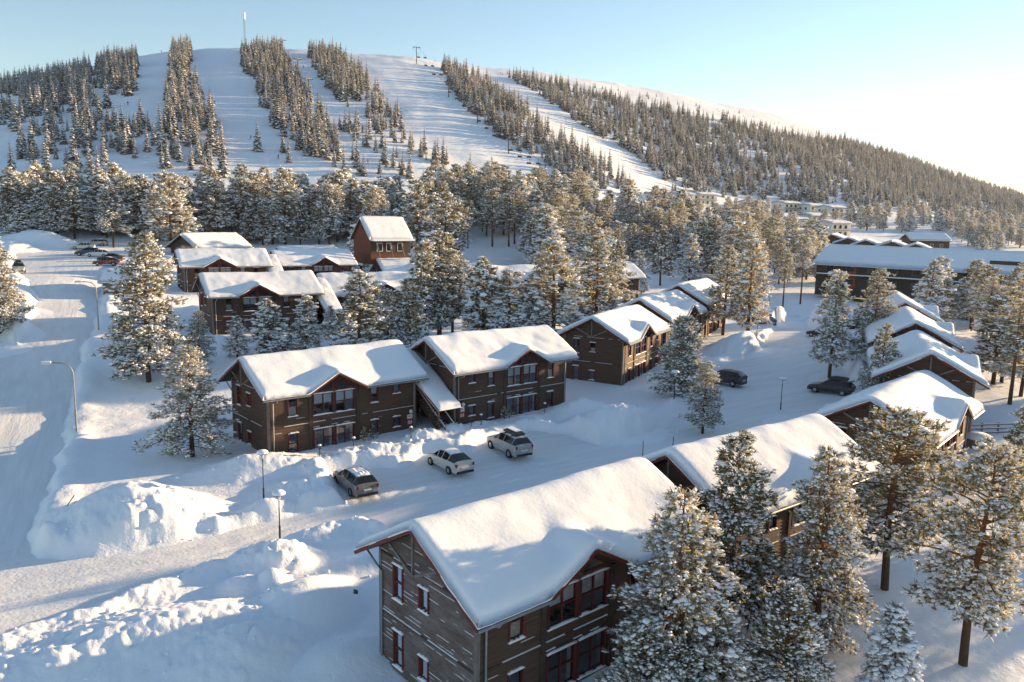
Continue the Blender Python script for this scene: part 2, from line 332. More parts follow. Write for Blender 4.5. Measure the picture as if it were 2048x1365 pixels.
# ------------------------------------------------------------------ mesh building
class MB:
    def __init__(s): s.v = []; s.f = []; s.mi = []
    def add(s, vs, fs, mi=0):
        o = len(s.v); s.v += [tuple(p) for p in vs]; s.f += [tuple(i+o for i in f) for f in fs]; s.mi += [mi]*len(fs); return s
    def box(s, x0, x1, y0, y1, z0, z1, mi=0):
        return s.add([(x0,y0,z0),(x1,y0,z0),(x1,y1,z0),(x0,y1,z0),(x0,y0,z1),(x1,y0,z1),(x1,y1,z1),(x0,y1,z1)],
                     [(0,3,2,1),(4,5,6,7),(0,1,5,4),(1,2,6,5),(2,3,7,6),(3,0,4,7)], mi)
    def bar(s, a, b, w, h, up=(0,0,1), mi=0):
        a, b = Vector(a), Vector(b); d = (b-a).normalized(); u = Vector(up)
        sd = d.cross(u)
        if sd.length < 1e-4: sd = d.cross(Vector((1,0,0)))
        sd.normalize(); u = sd.cross(d).normalized()
        P = []
        for p in (a, b):
            for i, j in ((-1,-1),(1,-1),(1,1),(-1,1)): P.append(p + sd*(i*w/2) + u*(j*h/2))
        return s.add(P, [(0,3,2,1),(4,5,6,7),(0,1,5,4),(1,2,6,5),(2,3,7,6),(3,0,4,7)], mi)
    def tube(s, pts, rad, n=8, mi=0, cap=True):
        pts = [Vector(p) for p in pts]; k = len(pts)
        if not hasattr(rad, '__len__'): rad = [rad]*k
        o = len(s.v); ref = None
        for i, p in enumerate(pts):
            d = (pts[min(i+1,k-1)] - pts[max(i-1,0)]).normalized()
            if ref is None: ref = d.orthogonal().normalized()
            ref = (ref - d*ref.dot(d)).normalized(); b = d.cross(ref)
            for j in range(n):
                t = 2*math.pi*j/n; s.v.append(tuple(p + (ref*math.cos(t)+b*math.sin(t))*rad[i]))
        for i in range(k-1):
            for j in range(n):
                j2 = (j+1) % n; s.f.append((o+i*n+j, o+i*n+j2, o+(i+1)*n+j2, o+(i+1)*n+j)); s.mi.append(mi)
        if cap:
            s.f.append(tuple(o+j for j in reversed(range(n)))); s.f.append(tuple(o+(k-1)*n+j for j in range(n))); s.mi += [mi, mi]
        return s
    def lathe(s, prof, n=16, mi=0, c=(0,0)):
        o = len(s.v); k = len(prof)
        for r, z in prof:
            for j in range(n):
                t = 2*math.pi*j/n; s.v.append((c[0]+r*math.cos(t), c[1]+r*math.sin(t), z))
        for i in range(k-1):
            for j in range(n):
                j2 = (j+1) % n; s.f.append((o+i*n+j, o+i*n+j2, o+(i+1)*n+j2, o+(i+1)*n+j)); s.mi.append(mi)
        return s
    def prism(s, poly, axis, a, b, mi=0):
        # poly: 2-D points in the plane perpendicular to axis ('x': (y,z), 'y': (x,z), 'z': (x,y))
        def P(p, t): return {'x': (t,p[0],p[1]), 'y': (p[0],t,p[1]), 'z': (p[0],p[1],t)}[axis]
        n = len(poly); V = [P(p, a) for p in poly] + [P(p, b) for p in poly]
        F = [tuple(range(n)), tuple(range(2*n-1, n-1, -1))] + [(i, i+n, (i+1) % n + n, (i+1) % n) for i in range(n)]
        return s.add(V, F, mi)
    def mesh(s, name, mats, smooth=False):
        me = bpy.data.meshes.new(name); me.from_pydata(s.v, [], s.f)
        for m in (mats if isinstance(mats, (list, tuple)) else [mats]): me.materials.append(m)
        me.polygons.foreach_set('material_index', s.mi)
        if smooth: me.polygons.foreach_set('use_smooth', [True]*len(s.f))
        me.update(); return me
    def build(s, name, mats, parent=None, smooth=False):
        return link(name, s.mesh(name, mats, smooth), parent)
def link(name, data, parent=None, loc=None, rz=None):
    o = bpy.data.objects.new(name, data); col.objects.link(o)
    if parent: o.parent = parent
    if loc is not None: o.location = loc
    if rz is not None: o.rotation_euler = (0, 0, rz)
    return o
def tag(o, label=None, cat=None, group=None, kind=None):
    for k, v in (('label', label), ('category', cat), ('group', group), ('kind', kind)):
        if v: o[k] = v
    return o
def empty(name, loc=(0,0,0), rz=0): 
    o = link(name, None, None, loc, rz); o.empty_display_size = .3; return o
def copy_tree(o, parent=None):
    c = o.copy(); col.objects.link(c); c.parent = parent
    for k in ('label', 'group'):
        if parent is None and k in c: del c[k]
    for ch in list(o.children): copy_tree(ch, c)
    return c
def np_mesh(name, V, Fl, mats, mi=None, smooth=False):
    """V (n,3); Fl: (m,3) or (m,4) int array"""
    me = bpy.data.meshes.new(name)
    n, m, k = len(V), len(Fl), Fl.shape[1]
    me.vertices.add(n); me.vertices.foreach_set('co', np.asarray(V, np.float32).ravel())
    me.loops.add(m*k); me.loops.foreach_set('vertex_index', np.asarray(Fl, np.int32).ravel())
    me.polygons.add(m); me.polygons.foreach_set('loop_start', np.arange(0, m*k, k, dtype=np.int32)); me.polygons.foreach_set('loop_total', np.full(m, k, np.int32))
    for x in (mats if isinstance(mats, (list, tuple)) else [mats]): me.materials.append(x)
    if mi is not None: me.polygons.foreach_set('material_index', np.asarray(mi, np.int32))
    me.polygons.foreach_set('use_smooth', np.full(m, smooth))
    me.update(calc_edges=True); me.validate(); return me

# ------------------------------------------------------------------ ground sheet (polar grid, finer near the houses)
rings = [3, 8, 14, 19]
r = 23.0
while r < 75: rings.append(r); r *= 1.0045
while r < 135: rings.append(r); r *= 1.006
while r < 220: rings.append(r); r *= 1.0095
while r < 1700: rings.append(r); r *= 1.014
while r < 2600: rings.append(r); r *= 1.1
rings = np.array(rings)
fine = np.linspace(R(-48), R(48), 760)
rest = np.linspace(R(48), R(312), 90)[1:-1]
azs = np.concatenate([fine, rest]); na = len(azs)
RR, AA = np.meshgrid(rings, azs, indexing='ij')
GX, GY = RR*np.sin(AA), RR*np.cos(AA)
GZ = ground_z(GX, GY)
V = np.stack([GX.ravel(), GY.ravel(), GZ.ravel()], 1)
nr = len(rings)
I, J = np.meshgrid(np.arange(nr-1), np.arange(na), indexing='ij'); J2 = (J+1) % na
Fq = np.stack([I*na+J, (I+1)*na+J, (I+1)*na+J2, I*na+J2], -1).reshape(-1, 4)[:, ::-1]
g = link('snowy_ground', np_mesh('snowy_ground', V, Fq, M['snow'], smooth=True))
tag(g, 'deep white snow covering the village ground and the mountain', 'ground', kind='structure')

TRK = [[(-60,1235),(120,1195),(330,1135),(520,1085),(720,1035),(900,985),(1080,935),(1250,900),(1400,860),(1490,800),(1560,740),(1590,680)],
 [(-60,1205),(150,1165),(360,1110),(560,1058),(740,1012),(900,965),(1060,925),(1200,905)],
 [(740,1005),(735,990),(718,975),(700,962)],[(960,985),(930,960),(905,940),(880,925)],[(1090,945),(1060,925),(1030,910),(1005,898)],
 [(1000,960),(1080,915),(1160,905),(1240,895)],[(1490,800),(1560,790),(1640,792)],[(1540,770),(1500,772),(1440,768)],[(300,1150),(420,1125),(600,1060),(800,1000),(850,960),(800,955)]]
def grooves(X, Y):
    g_ = np.zeros_like(X)
    for L_ in TRK:
        P = np.array([ground_pt(u, v) for u, v in L_]); D = np.gradient(P, axis=0); D /= np.linalg.norm(D, axis=1)[:, None]; Nn = np.stack([-D[:,1], D[:,0]], 1)
        t = np.linspace(0, len(P)-1, len(P)*6)
        for off in (-.76, .76):
            Q = P+Nn*off; Q = np.stack([np.interp(t, np.arange(len(P)), Q[:,0]), np.interp(t, np.arange(len(P)), Q[:,1])], 1)
            d = np.full(X.shape, 1e9)
            for (ax, ay), (bx, by) in zip(Q, Q[1:]):
                ex, ey = bx-ax, by-ay; tt = np.clip(((X-ax)*ex+(Y-ay)*ey)/(ex*ex+ey*ey+1e-9), 0, 1); d = np.minimum(d, (X-ax-tt*ex)**2+(Y-ay-tt*ey)**2)
            d = np.sqrt(d); g_ += -.045*np.exp(-(d/.17)**2)+.03*np.exp(-((d-.34)/.13)**2)
    return np.clip(g_*(.6+.9*fbm(X/6, Y/6, 88, 2)+.3), -.06, .05)
def road_sheet(name, poly, label, mt, step=.5):
    x0, y0 = poly.min(0)-1.5; x1, y1 = poly.max(0)+1.5
    xs = np.arange(x0, x1, step); ys = np.arange(y0, y1, step)
    X, Y = np.meshgrid(xs, ys, indexing='ij')
    sd = poly_sd(X+.8*fbm(X/3, Y/3, 21, 3), Y+.8*fbm(X/3, Y/3, 31, 3), poly)
    Z = base_z(X, Y) + .012*fbm(X/1.5, Y/1.5, 77, 3) - .02 + (grooves(X, Y) + .02*fbm(X/.7, Y/.7, 78, 2) if step < .4 else 0)
    idx = np.arange(X.size).reshape(X.shape)
    ok = sd < .5
    q = ok[:-1,:-1] & ok[1:,:-1] & ok[1:,1:] & ok[:-1,1:]
    i, j = np.nonzero(q)
    F_ = np.stack([idx[i,j], idx[i+1,j], idx[i+1,j+1], idx[i,j+1]], 1)
    used, inv = np.unique(F_, return_inverse=True)
    VV = np.stack([X.ravel()[used], Y.ravel()[used], Z.ravel()[used]], 1)
    o = link(name, np_mesh(name, VV, inv.reshape(-1, 4), mt, smooth=True))
    return tag(o, label, 'road', kind='structure')
road_sheet('road', ROAD, 'ploughed snow-packed road climbing along the left side', M['road2'])
road_sheet('courtyard_road', YARD, 'snow-packed access road and parking court between the houses', M['road'], .22)

# ploughed snow clods on berms and piles
def ico():
    t = (1+5**.5)/2
    v = np.array([(-1,t,0),(1,t,0),(-1,-t,0),(1,-t,0),(0,-1,t),(0,1,t),(0,-1,-t),(0,1,-t),(t,0,-1),(t,0,1),(-t,0,-1),(-t,0,1)], float)
    v /= np.linalg.norm(v[0])
    f = np.array([(0,11,5),(0,5,1),(0,1,7),(0,7,10),(0,10,11),(1,5,9),(5,11,4),(11,10,2),(10,7,6),(7,1,8),(3,9,4),(3,4,2),(3,2,6),(3,6,8),(3,8,9),(4,9,5),(2,4,11),(6,2,10),(8,6,7),(9,8,1)])
    return v, f
ICO = ico()
rng = np.random.default_rng(5)
def blobs(P, size, stretch=None, rg=rng):
    """ragged little lumps at P; size (n,3)"""
    n = len(P); v, f = ICO
    a = rg.uniform(0, 6.28, n); c, s = np.cos(a), np.sin(a)
    q = v[None]*(1+rg.uniform(-.28, .28, (n, 12, 1)))*size[:, None, :]
    x = q[..., 0]*c[:, None]-q[..., 1]*s[:, None]; y = q[..., 0]*s[:, None]+q[..., 1]*c[:, None]
    VV = np.stack([x, y, q[..., 2]], -1) + P[:, None, :]
    FF = (f[None] + (np.arange(n)*12)[:, None, None])
    return VV.reshape(-1, 3), FF.reshape(-1, 3)
px, py = rng.uniform(-45, 60, 60000), rng.uniform(26, 100, 60000)
sdy = poly_sd(px, py, YARD)
w = np.exp(-((sdy-.9)/.9)**2)*.5*sstep(-.3, .3, fbm(px/4, py/4, 71, 3))
for bx_, by_, rx, ry, rot, h, rough in PILES:
    dx, dy = px-bx_, py-by_; c, s = math.cos(rot), math.sin(rot)
    rr = np.hypot((dx*c+dy*s)/rx, (-dx*s+dy*c)/ry)
    if rough > .7: w = np.maximum(w, (rr < 1.15)*rough*.45)
    elif rough > .35: w = np.maximum(w, np.exp(-((rr-.95)/.22)**2)*.3)
k = rng.uniform(0, 1, len(px)) < w*.3
px, py = px[k], py[k]
s_ = .05+.13*rng.uniform(0, 1, len(px))**3.5
pz = ground_z(px, py) + s_*.1
Vb, Fb = blobs(np.stack([px, py, pz], 1), np.stack([s_, s_*rng.uniform(.6, 1, len(s_)), s_*.75], 1))
tag(link('snow_clods', np_mesh('snow_clods', Vb, Fb, M['clod'], smooth=True)), 'rough ploughed snow clods along the banks and heaps', 'snow', kind='stuff')

# ------------------------------------------------------------------ row houses
HW, HL, HE, HR, OG, OE, HB = 6.84, 13.05, 5.4, 7.255, .74, .96, 2.5
SL = (HR-HE)/(HW/2); PITCHB = .19
XCB, DHW, DAP = 5.43, 2.38, 6.42           # dormer centre (type B), half width, apex height
def roof_h(x, y, xc):
    m = HR+.15 - SL*np.abs(y-HW/2)
    d = np.where(y < HW/2, DAP - SL*1.02*np.abs(x-xc), -9)
    return np.maximum(m, d)
def wall_mesh(length, tops, holes, to_world, pitch=PITCHB):
    """lapped boards; tops(z) -> list of (x0,x1) intervals at height z; holes: (x0,x1,z0,z1)"""
    mb = MB(); zs = set()
    zmax = max(z for z in tops['zs']); k = 0
    while k*pitch < zmax: zs.add(round(k*pitch, 4)); k += 1
    for h in holes: zs.add(round(h[2], 4)); zs.add(round(h[3], 4))
    for z in tops['zs']: zs.add(round(z, 4))
    zs = sorted(zs)
    for z0, z1 in zip(zs, zs[1:]):
        if z1-z0 < 1e-3: continue
        zm = (z0+z1)/2; b = math.floor((zm+1e-6)/pitch)*pitch
        o0 = .05*(1-(z0-b)/pitch); o1 = .05*(1-(z1-b)/pitch)
        I0, I1 = tops['f'](z0+1e-4), tops['f'](z1-1e-4)
        for (a0, a1), (c0, c1) in zip(I0, I1):
            cuts = sorted((h[0], h[1]) for h in holes if h[2] <= zm <= h[3])
            segs = []; x = a0; xu = c0
            for h0, h1 in cuts: segs.append((x, h0, xu, h0)); x = xu = h1
            segs.append((x, a1, xu, c1))
            for s0, s1, t0, t1 in segs:
                if s1-s0 < 1e-3: continue
                P = [to_world(s0, -o0, z0), to_world(s1, -o0, z0), to_world(t1, -o1, z1), to_world(t0, -o1, z1)]
                mb.add(P, [(0,1,2,3)])
                if abs(z0-b) < 1e-4 and z0 > 0: mb.add([to_world(s0, 0, z0), to_world(s1, 0, z0), to_world(s1, -o0, z0), to_world(s0, -o0, z0)], [(0,1,2,3)])
    return mb
def window(parent, tw, x0, x1, z0, z1, mull=(), trans=(), fill=None, snow=True, seed=0, frame=M['red']):
    """tw(x, out, z) maps wall coordinates (out < 0 is outside) to house coordinates"""
    rd = random.Random(seed)
    def bx(mb, a0, a1, o0, o1, c0, c1):
        P = [tw(a, o, c) for c in (c0, c1) for a, o in ((a0,o0),(a1,o0),(a1,o1),(a0,o1))]
        mb.add(P, [(0,3,2,1),(4,5,6,7),(0,1,5,4),(1,2,6,5),(2,3,7,6),(3,0,4,7)])
    m = MB(); w = .04
    bx(m, x0-w, x0+.03, -.09, .10, z0-w, z1+w); bx(m, x1-.03, x1+w, -.09, .10, z0-w, z1+w)
    bx(m, x0+.03, x1-.03, -.088, .10, z1-.03, z1+w); bx(m, x0+.03, x1-.03, -.088, .10, z0-w, z0+.03)
    xs = [x0+.03] + [x0+(x1-x0)*t for t in mull] + [x1-.03]; zs = [z0+.03] + [z0+(z1-z0)*t for t in trans] + [z1-.03]
    for x in xs[1:-1]: bx(m, x-.028, x+.028, -.03, .08, z0+.03, z1-.03)
    for z in zs[1:-1]: bx(m, x0+.03, x1-.03, -.026, .08, z-.022, z+.022)
    wo_ = m.build('window', frame, parent)
    for a, b in zip(xs, xs[1:]):
        for c, d in zip(zs, zs[1:]):
            t1, t2 = rd.uniform(-.006, .006), rd.uniform(-.006, .006)
            P = [tw(a-.02, .03+t1, c-.02), tw(b+.02, .03-t1, c-.02), tw(b+.02, .03-t1+t2, d+.02), tw(a-.02, .03+t1+t2, d+.02)]
            MB().add(P, [(0,1,2,3)]).build('pane', M['glass'], wo_)
    r_ = MB(); D = .7
    q = lambda L_: [tw(*p) for p in L_]
    r_.add(q([(x0,.1,z0),(x1,.1,z0),(x1,D,z0),(x0,D,z0),(x0,.1,z1),(x1,.1,z1),(x1,D,z1),(x0,D,z1)]), [(0,1,2,3),(4,7,6,5),(1,5,6,2),(0,3,7,4),(3,2,6,7)])
    r_.build('recess', M['interior'], wo_)
    if fill == 'blind':
        bx(b_ := MB(), x0+.05, x1-.05, .12, .13, z0+(z1-z0)*.52, z1-.03); b_.build('blind', M['blind'], wo_)
    if fill == 'curtain':
        for a, b in ((x0+.05, x0+(x1-x0)*.16), (x1-(x1-x0)*.17, x1-.05)):
            c_ = MB(); n = 6
            for i in range(n):
                u0, u1 = a+(b-a)*i/n, a+(b-a)*(i+1)/n
                P = [tw(u0, .16+.05*(i % 2), z0+.04), tw(u1, .16+.05*((i+1) % 2), z0+.04), tw(u1, .16+.05*((i+1) % 2), z1-.04), tw(u0, .16+.05*(i % 2), z1-.04)]
                c_.add(P, [(0,1,2,3)])
            c_.build('curtain', M['curtain'], wo_)
    if fill == 'half':
        bx(b_ := MB(), x0+.04, x1-.04, .12, .13, z0+.03, z0+(z1-z0)*rd.uniform(.3, .5)); b_.build('curtain', M['curtain'], wo_)
    if snow:
        for zz, nm in ((z0-.05, 'sill_snow'), (z1+w, 'head_snow')):
            s = MB(); n = 8; e0, e1 = x0-w-.02, x1+w+.02
            hh = [rd.uniform(.05, .11) for _ in range(n+1)]; hh[0] = hh[-1] = .02
            for i in range(n):
                a, b = e0+(e1-e0)*i/n, e0+(e1-e0)*(i+1)/n
                P = [tw(a, -.14, zz), tw(b, -.14, zz), tw(b, -.02, zz), tw(a, -.02, zz), tw(a, -.13, zz+hh[i]), tw(b, -.13, zz+hh[i+1]), tw(b, -.02, zz+hh[i+1]+.02), tw(a, -.02, zz+hh[i]+.02)]
                s.add(P, [(0,3,2,1),(4,5,6,7),(0,1,5,4),(2,3,7,6)] + ([(3,0,4,7)] if i == 0 else []) + ([(1,2,6,5)] if i == n-1 else []))
            s.build(nm, M['roof_snow'], wo_, True)
    return wo_
FRONT_B = [(1.57,2.33,3.3,4.82,(),(.5,),'half'),(1.57,2.33,.35,1.9,(),(.5,),None),
           (3.68,5.34,3.1,4.72,(.5,),(.5,),'blind'),(5.56,7.22,3.1,4.72,(.5,),(.5,),'blind'),(3.68,5.34,.2,1.92,(.5,),(.55,),'curtain'),(5.56,7.22,.2,1.92,(.5,),(.55,),'curtain'),
           (8.72,9.42,3.4,4.7,(),(.5,),'blind'),(8.72,9.42,.5,1.87,(),(.5,),None),(10.85,11.55,3.9,4.72,(),(),None),(10.85,11.55,1.0,1.83,(),(),None)]
GABLE = [(3.15,3.8,3.7,4.66,(),(),'half'),(5.05,5.75,3.42,4.95,(),(.5,),None),(3.15,3.8,.6,1.58,(),(),None),(5.05,5.75,.3,1.92,(),(.5,),None)]
BACK = [(2.0,2.8,3.4,4.7,(),(.5,),None),(5.6,6.4,3.4,4.7,(),(.5,),None),(9.6,10.4,3.4,4.7,(),(.5,),None),(2.0,2.8,.5,1.85,(),(.5,),None),(5.6,6.4,.5,1.85,(),(.5,),None),(9.6,10.4,.5,1.85,(),(.5,),None)]
def house_proto(mirror, rich=True, frost=False):
    """origin = front-left wall corner at ground; x along the ridge, y to the back"""
    root = empty('lodge_house')
    fx = (lambda x: HL-x) if mirror else (lambda x: x)
    xc = fx(XCB); EV = HR+.15-SL*HW/2 - .14
    front = [((min(fx(a), fx(b)), max(fx(a), fx(b))) + (z0, z1, mu, tr, fi)) for a, b, z0, z1, mu, tr, fi in FRONT_B]
    tf = lambda x, o, z: (x, o, z)
    tb = lambda x, o, z: (HL-x, HW-o, z)
    tl = lambda x, o, z: (o, x, z)                      # left gable, wall x = y
    tr_ = lambda x, o, z: (HL-o, HW-x, z)
    DT = DAP-.16
    def ftop(z):
        if z <= EV: return [(0, HL)]
        h = (DT-z)/(SL*1.02)
        return [(xc-h, xc+h)]
    def gtop(z):
        if z <= EV: return [(0, HW)]
        h = (HR+.0-z)/SL
        return [(HW/2-h, HW/2+h)]
    T1 = dict(zs=[-1.5, EV, DT-.02], f=ftop); T2 = dict(zs=[-1.5, EV, HR-.02], f=gtop); T3 = dict(zs=[-1.5, EV], f=lambda z: [(0, HL)])
    WM, GM = M['wood'], (M['wood_frost'] if frost else M['wood'])
    # plinth rows below ground so the wall meets uneven snow
    def wall(name, T, holes, tw, mt):
        mb = wall_mesh(0, T, holes, tw)
        L_ = T['f'](0)[0]
        mb.add([tw(L_[0], 0, -1.5), tw(L_[1], 0, -1.5), tw(L_[1], 0, 0.001), tw(L_[0], 0, 0.001)], [(0,1,2,3)])
        return mb.build(name, mt, root)
    wall('front_wall', T1, [h[:4] for h in front], tf, WM); wall('gable_wall', T2, [h[:4] for h in GABLE], tl, GM)
    wall('back_wall', T3, [h[:4] for h in BACK], tb, WM); wall('gable_wall', T2, [], tr_, WM)
    sd = 3 if mirror else 1
    for i, h in enumerate(front): window(root, tf, *h[:4], h[4], h[5], h[6], True, sd*100+i)
    for i, h in enumerate(GABLE): window(root, tl, *h[:4], h[4], h[5], h[6], True, sd*200+i)
    if rich:
        for i, h in enumerate(BACK): window(root, tb, *h[:4], h[4], h[5], h[6], True, sd*300+i)
    # gable-top panes above the big window
    for a, b, c0, c1 in ((fx(3.74), fx(5.30), 4.98, 5.80), (fx(7.16), fx(5.60), 4.98, 5.80)):
        za = DT-.32-SL*1.02*abs(a-xc); zb_ = DT-.32-SL*1.02*abs(b-xc)
        P = [(a, c0), (b, c0), (b, zb_), (a, max(za, c0+.02))]
        if a > b: P = [P[1], P[0], P[3], P[2]]
        fr = MB()
        for p, q in zip(P, P[1:]+P[:1]): fr.bar((p[0], -.05, p[1]), (q[0], -.05, q[1]), .09, .08, (0, 1, 0))
        f_ = fr.build('window', M['red'], root)
        MB().add([(p[0], -.045, p[1]) for p in P], [(0,1,2,3)]).build('pane', M['carglass'], f_)
    # corner boards, posts beside the big windows, belt boards with snow
    cb = [(-.07, .10, -.07, .10, GM if not frost else M['greytrim']), (HL-.10, HL+.07, -.07, .10, M['trim']), (-.07, .10, HW-.10, HW+.07, M['greytrim']), (HL-.10, HL+.07, HW-.10, HW+.07, M['trim'])]
    for a, b, c, d, mt in cb: MB().box(a, b, c, d, -1.2, EV-.02).build('corner_board', M['greytrim'], root)
    for x in (fx(3.38), fx(7.52)):
        MB().box(x-.11, x+.11, -.12, .02, -1.2, min(DT-.25-SL*abs(x-xc), 5.3)).build('post', M['trim'], root)
    def belt(tw, a, b, z, snow):
        m = MB(); P = [tw(x, o, c) for c in (z-.05, z+.05) for x, o in ((a,-.065),(b,-.075),(b,.02),(a,.02))]
        m.add(P, [(0,3,2,1),(4,5,6,7),(0,1,5,4),(1,2,6,5),(2,3,7,6),(3,0,4,7)])
        be = m.build('belt_board', M['trim'], root)
        if snow:
            n = max(4, int((b-a)/.5)); s = MB(); rd = random.Random(int(a*37+z*11+sd))
            for i in range(n):
                if rd.random() < .25: continue
                u0, u1 = a+(b-a)*i/n, a+(b-a)*(i+1)/n; h0, h1 = .012, .02
                P = [tw(x, o, c) for c, x, o in ((z+.05,u0,-.09),(z+.05,u1,-.09),(z+.05,u1,-.03),(z+.05,u0,-.03),(z+.05+h0,u0,-.085),(z+.05+h1,u1,-.085),(z+.06+h1,u1,-.03),(z+.06+h0,u0,-.03))]
                s.add(P, [(0,3,2,1),(4,5,6,7),(0,1,5,4),(1,2,6,5),(2,3,7,6),(3,0,4,7)])
            s.build('belt_snow', M['roof_snow'], be)
    big0, big1 = sorted((fx(3.5), fx(7.4)))
    belt(tf, .12, big0-.02, HB, True); belt(tf, big1+.02, HL-.12, HB, True); belt(tf, big0+.1, big1-.1, HB, True); belt(tf, big0+.1, big1-.1, 2.1, True)
    belt(tl, .12, HW-.12, HB, True); belt(tl, .12, HW-.12, 5.2, True); belt(tr_, .12, HW-.12, HB, False); belt(tb, .12, HL-.12, HB, True)
    # roof deck following ridge, eaves and dormer
    xs = np.unique(np.concatenate([np.linspace(-OG, HL+OG, 40), [xc-DHW, xc, xc+DHW]])); ys = np.unique(np.concatenate([np.linspace(-OE, HW+OE, 33), [HW/2]]))
    X, Y = np.meshgrid(xs, ys, indexing='ij'); Z = roof_h(X, Y, xc)
    n1, n2 = X.shape; idx = np.arange(n1*n2).reshape(n1, n2)
    Vt = np.stack([X, Y, Z-.005], -1).reshape(-1, 3); Vd = Vt - [0, 0, .13]
    q = np.stack([idx[:-1,:-1], idx[1:,:-1], idx[1:,1:], idx[:-1,1:]], -1).reshape(-1, 4)
    per = np.concatenate([idx[:,0], idx[-1,1:], idx[-2::-1,-1], idx[0,-2:0:-1]]); pn = np.roll(per, -1); N = n1*n2
    Fr = np.concatenate([q, q[:, ::-1]+N, np.stack([per, per+N, pn+N, pn], 1)[:, ::-1]])
    link('roof', np_mesh('roof', np.concatenate([Vt, Vd]), Fr, M['trim']), root)
    # red barge boards
    ev = float(roof_h(np.array(-OG), np.array(-OE), xc))-.08
    for gx in (-OG-.03, HL+OG+.03):
        for yy in (-OE, HW+OE):
            MB().bar((gx, HW/2, HR+.10), (gx, yy, ev), .05, .17, (0, 0, 1)).build('barge_board', M['red'], root)
    for s in (-1, 1):
        MB().bar((xc, -OE-.03, DAP-.05), (xc+s*DHW*1.04, -OE-.03, DAP-.05-SL*1.02*DHW*1.04), .05, .17).build('dormer_barge_board', M['red'], root)
    # gutters and downpipes
    for a, b in ((-OG, xc-DHW-.05), (xc+DHW+.05, HL+OG)):
        MB().tube([(a, -OE-.05, ev-.02), (b, -OE-.05, ev-.02)], .06, 6).build('gutter', M['metal'], root)
    MB().tube([(-OG, HW+OE+.05, ev-.02), (HL+OG, HW+OE+.05, ev-.02)], .06, 6).build('gutter', M['metal'], root)
    for x in (.35, HL-.15):
        MB().tube([(x, -OE-.03, ev-.06), (x, -OE+.1, ev-.25), (x, -.12, ev-.45), (x, -.12, -1)], .05, 6).build('downpipe', M['metal'], root)
    MB().tube([(-.12, HW+OE, ev-.06), (-.12, HW+.3, ev-.4), (-.12, HW-.2, ev-.6), (-.12, HW-.2, -1)], .05, 6).build('downpipe', M['metal'], root)
    # open gable truss under the overhang
    t = MB(); gx = -OG+.12
    t.bar((gx, HW/2, HR-.1), (gx, HW/2, 5.3), .09, .11); t.build('king_post', M['greytrim'], root)
    for s in (-1, 1): MB().bar((gx, HW/2+s*.06, 5.42), (gx, HW/2+s*1.75, HR-.08-SL*1.75), .09, .11).build('truss_brace', M['greytrim'], root)
    return root
def roof_snow(name, parent, mirror, seed, th=.5):
    xc = HL-XCB if mirror else XCB
    ov = .06
    xs = np.arange(-OG-ov, HL+OG+ov+.01, .17); ys = np.arange(-OE-ov, HW+OE+ov+.01, .17)
    X, Y = np.meshgrid(xs, ys, indexing='ij'); r0 = roof_h(X, Y, xc)
    def blur(A, s):
        kr = int(s*3/.17)+1; t = np.arange(-kr, kr+1)*.17; kk = np.exp(-t*t/2/s/s); kk /= kk.sum()
        B = np.pad(A, ((kr, kr), (0, 0)), 'reflect', reflect_type='odd'); B = np.apply_along_axis(lambda c: np.convolve(c, kk, 'valid'), 0, B)
        B = np.pad(B, ((0, 0), (kr, kr)), 'reflect', reflect_type='odd'); return np.apply_along_axis(lambda c: np.convolve(c, kk, 'valid'), 1, B)
    n = fbm(X/3+seed*7.7, Y/3, seed, 3)
    top = blur(r0, .34) + th*(1+.35*n)
    # smooth drift in the valleys behind the dormer
    top = np.maximum(top, blur(np.maximum(r0, blur(r0, .7)), .3)+th*.75)
    d = np.minimum.reduce([X-xs[0], xs[-1]-X, Y-ys[0], ys[-1]-Y]) 
    e = np.clip(d/(.50+.15*n), 0, 1); prof = np.sqrt(np.clip(1-(1-e)**2, 0, 1))
    Z = r0 + (top-r0)*(.18+.82*prof)
    Z = np.maximum(Z, r0+.05) + .012*fbm(X/.5, Y/.5, seed+9, 2)
    bulge = (1-e)**2*0
    n1, n2 = X.shape; idx = np.arange(n1*n2).reshape(n1, n2)
    jit = .05*fbm(X*1.3, Y*1.3, seed+4, 2)
    Xo = X + np.where(X == xs[0], jit, 0) + np.where(X == xs[-1], jit, 0); Yo = Y + np.where(Y == ys[0], jit, 0) + np.where(Y == ys[-1], jit, 0)
    Vt = np.stack([Xo, Yo, Z], -1).reshape(-1, 3)
    q = np.stack([idx[:-1,:-1], idx[1:,:-1], idx[1:,1:], idx[:-1,1:]], -1).reshape(-1, 4)
    per = np.concatenate([idx[:,0], idx[-1,1:], idx[-2::-1,-1], idx[0,-2:0:-1]]); m = len(per)
    Vl = Vt[per].copy(); rp = roof_h(np.clip(X, -OG, HL+OG), np.clip(Y, -OE, HW+OE), xc).ravel()[per]
    Vl[:, 2] = rp+.004
    k = np.arange(m); k2 = (k+1) % m; N = n1*n2
    sk = np.stack([per[k], N+k, N+k2, per[k2]], 1)[:, ::-1]
    return link(name, np_mesh(name, np.concatenate([Vt, Vl]), np.concatenate([q, sk]), M['roof_snow'], smooth=True), parent)
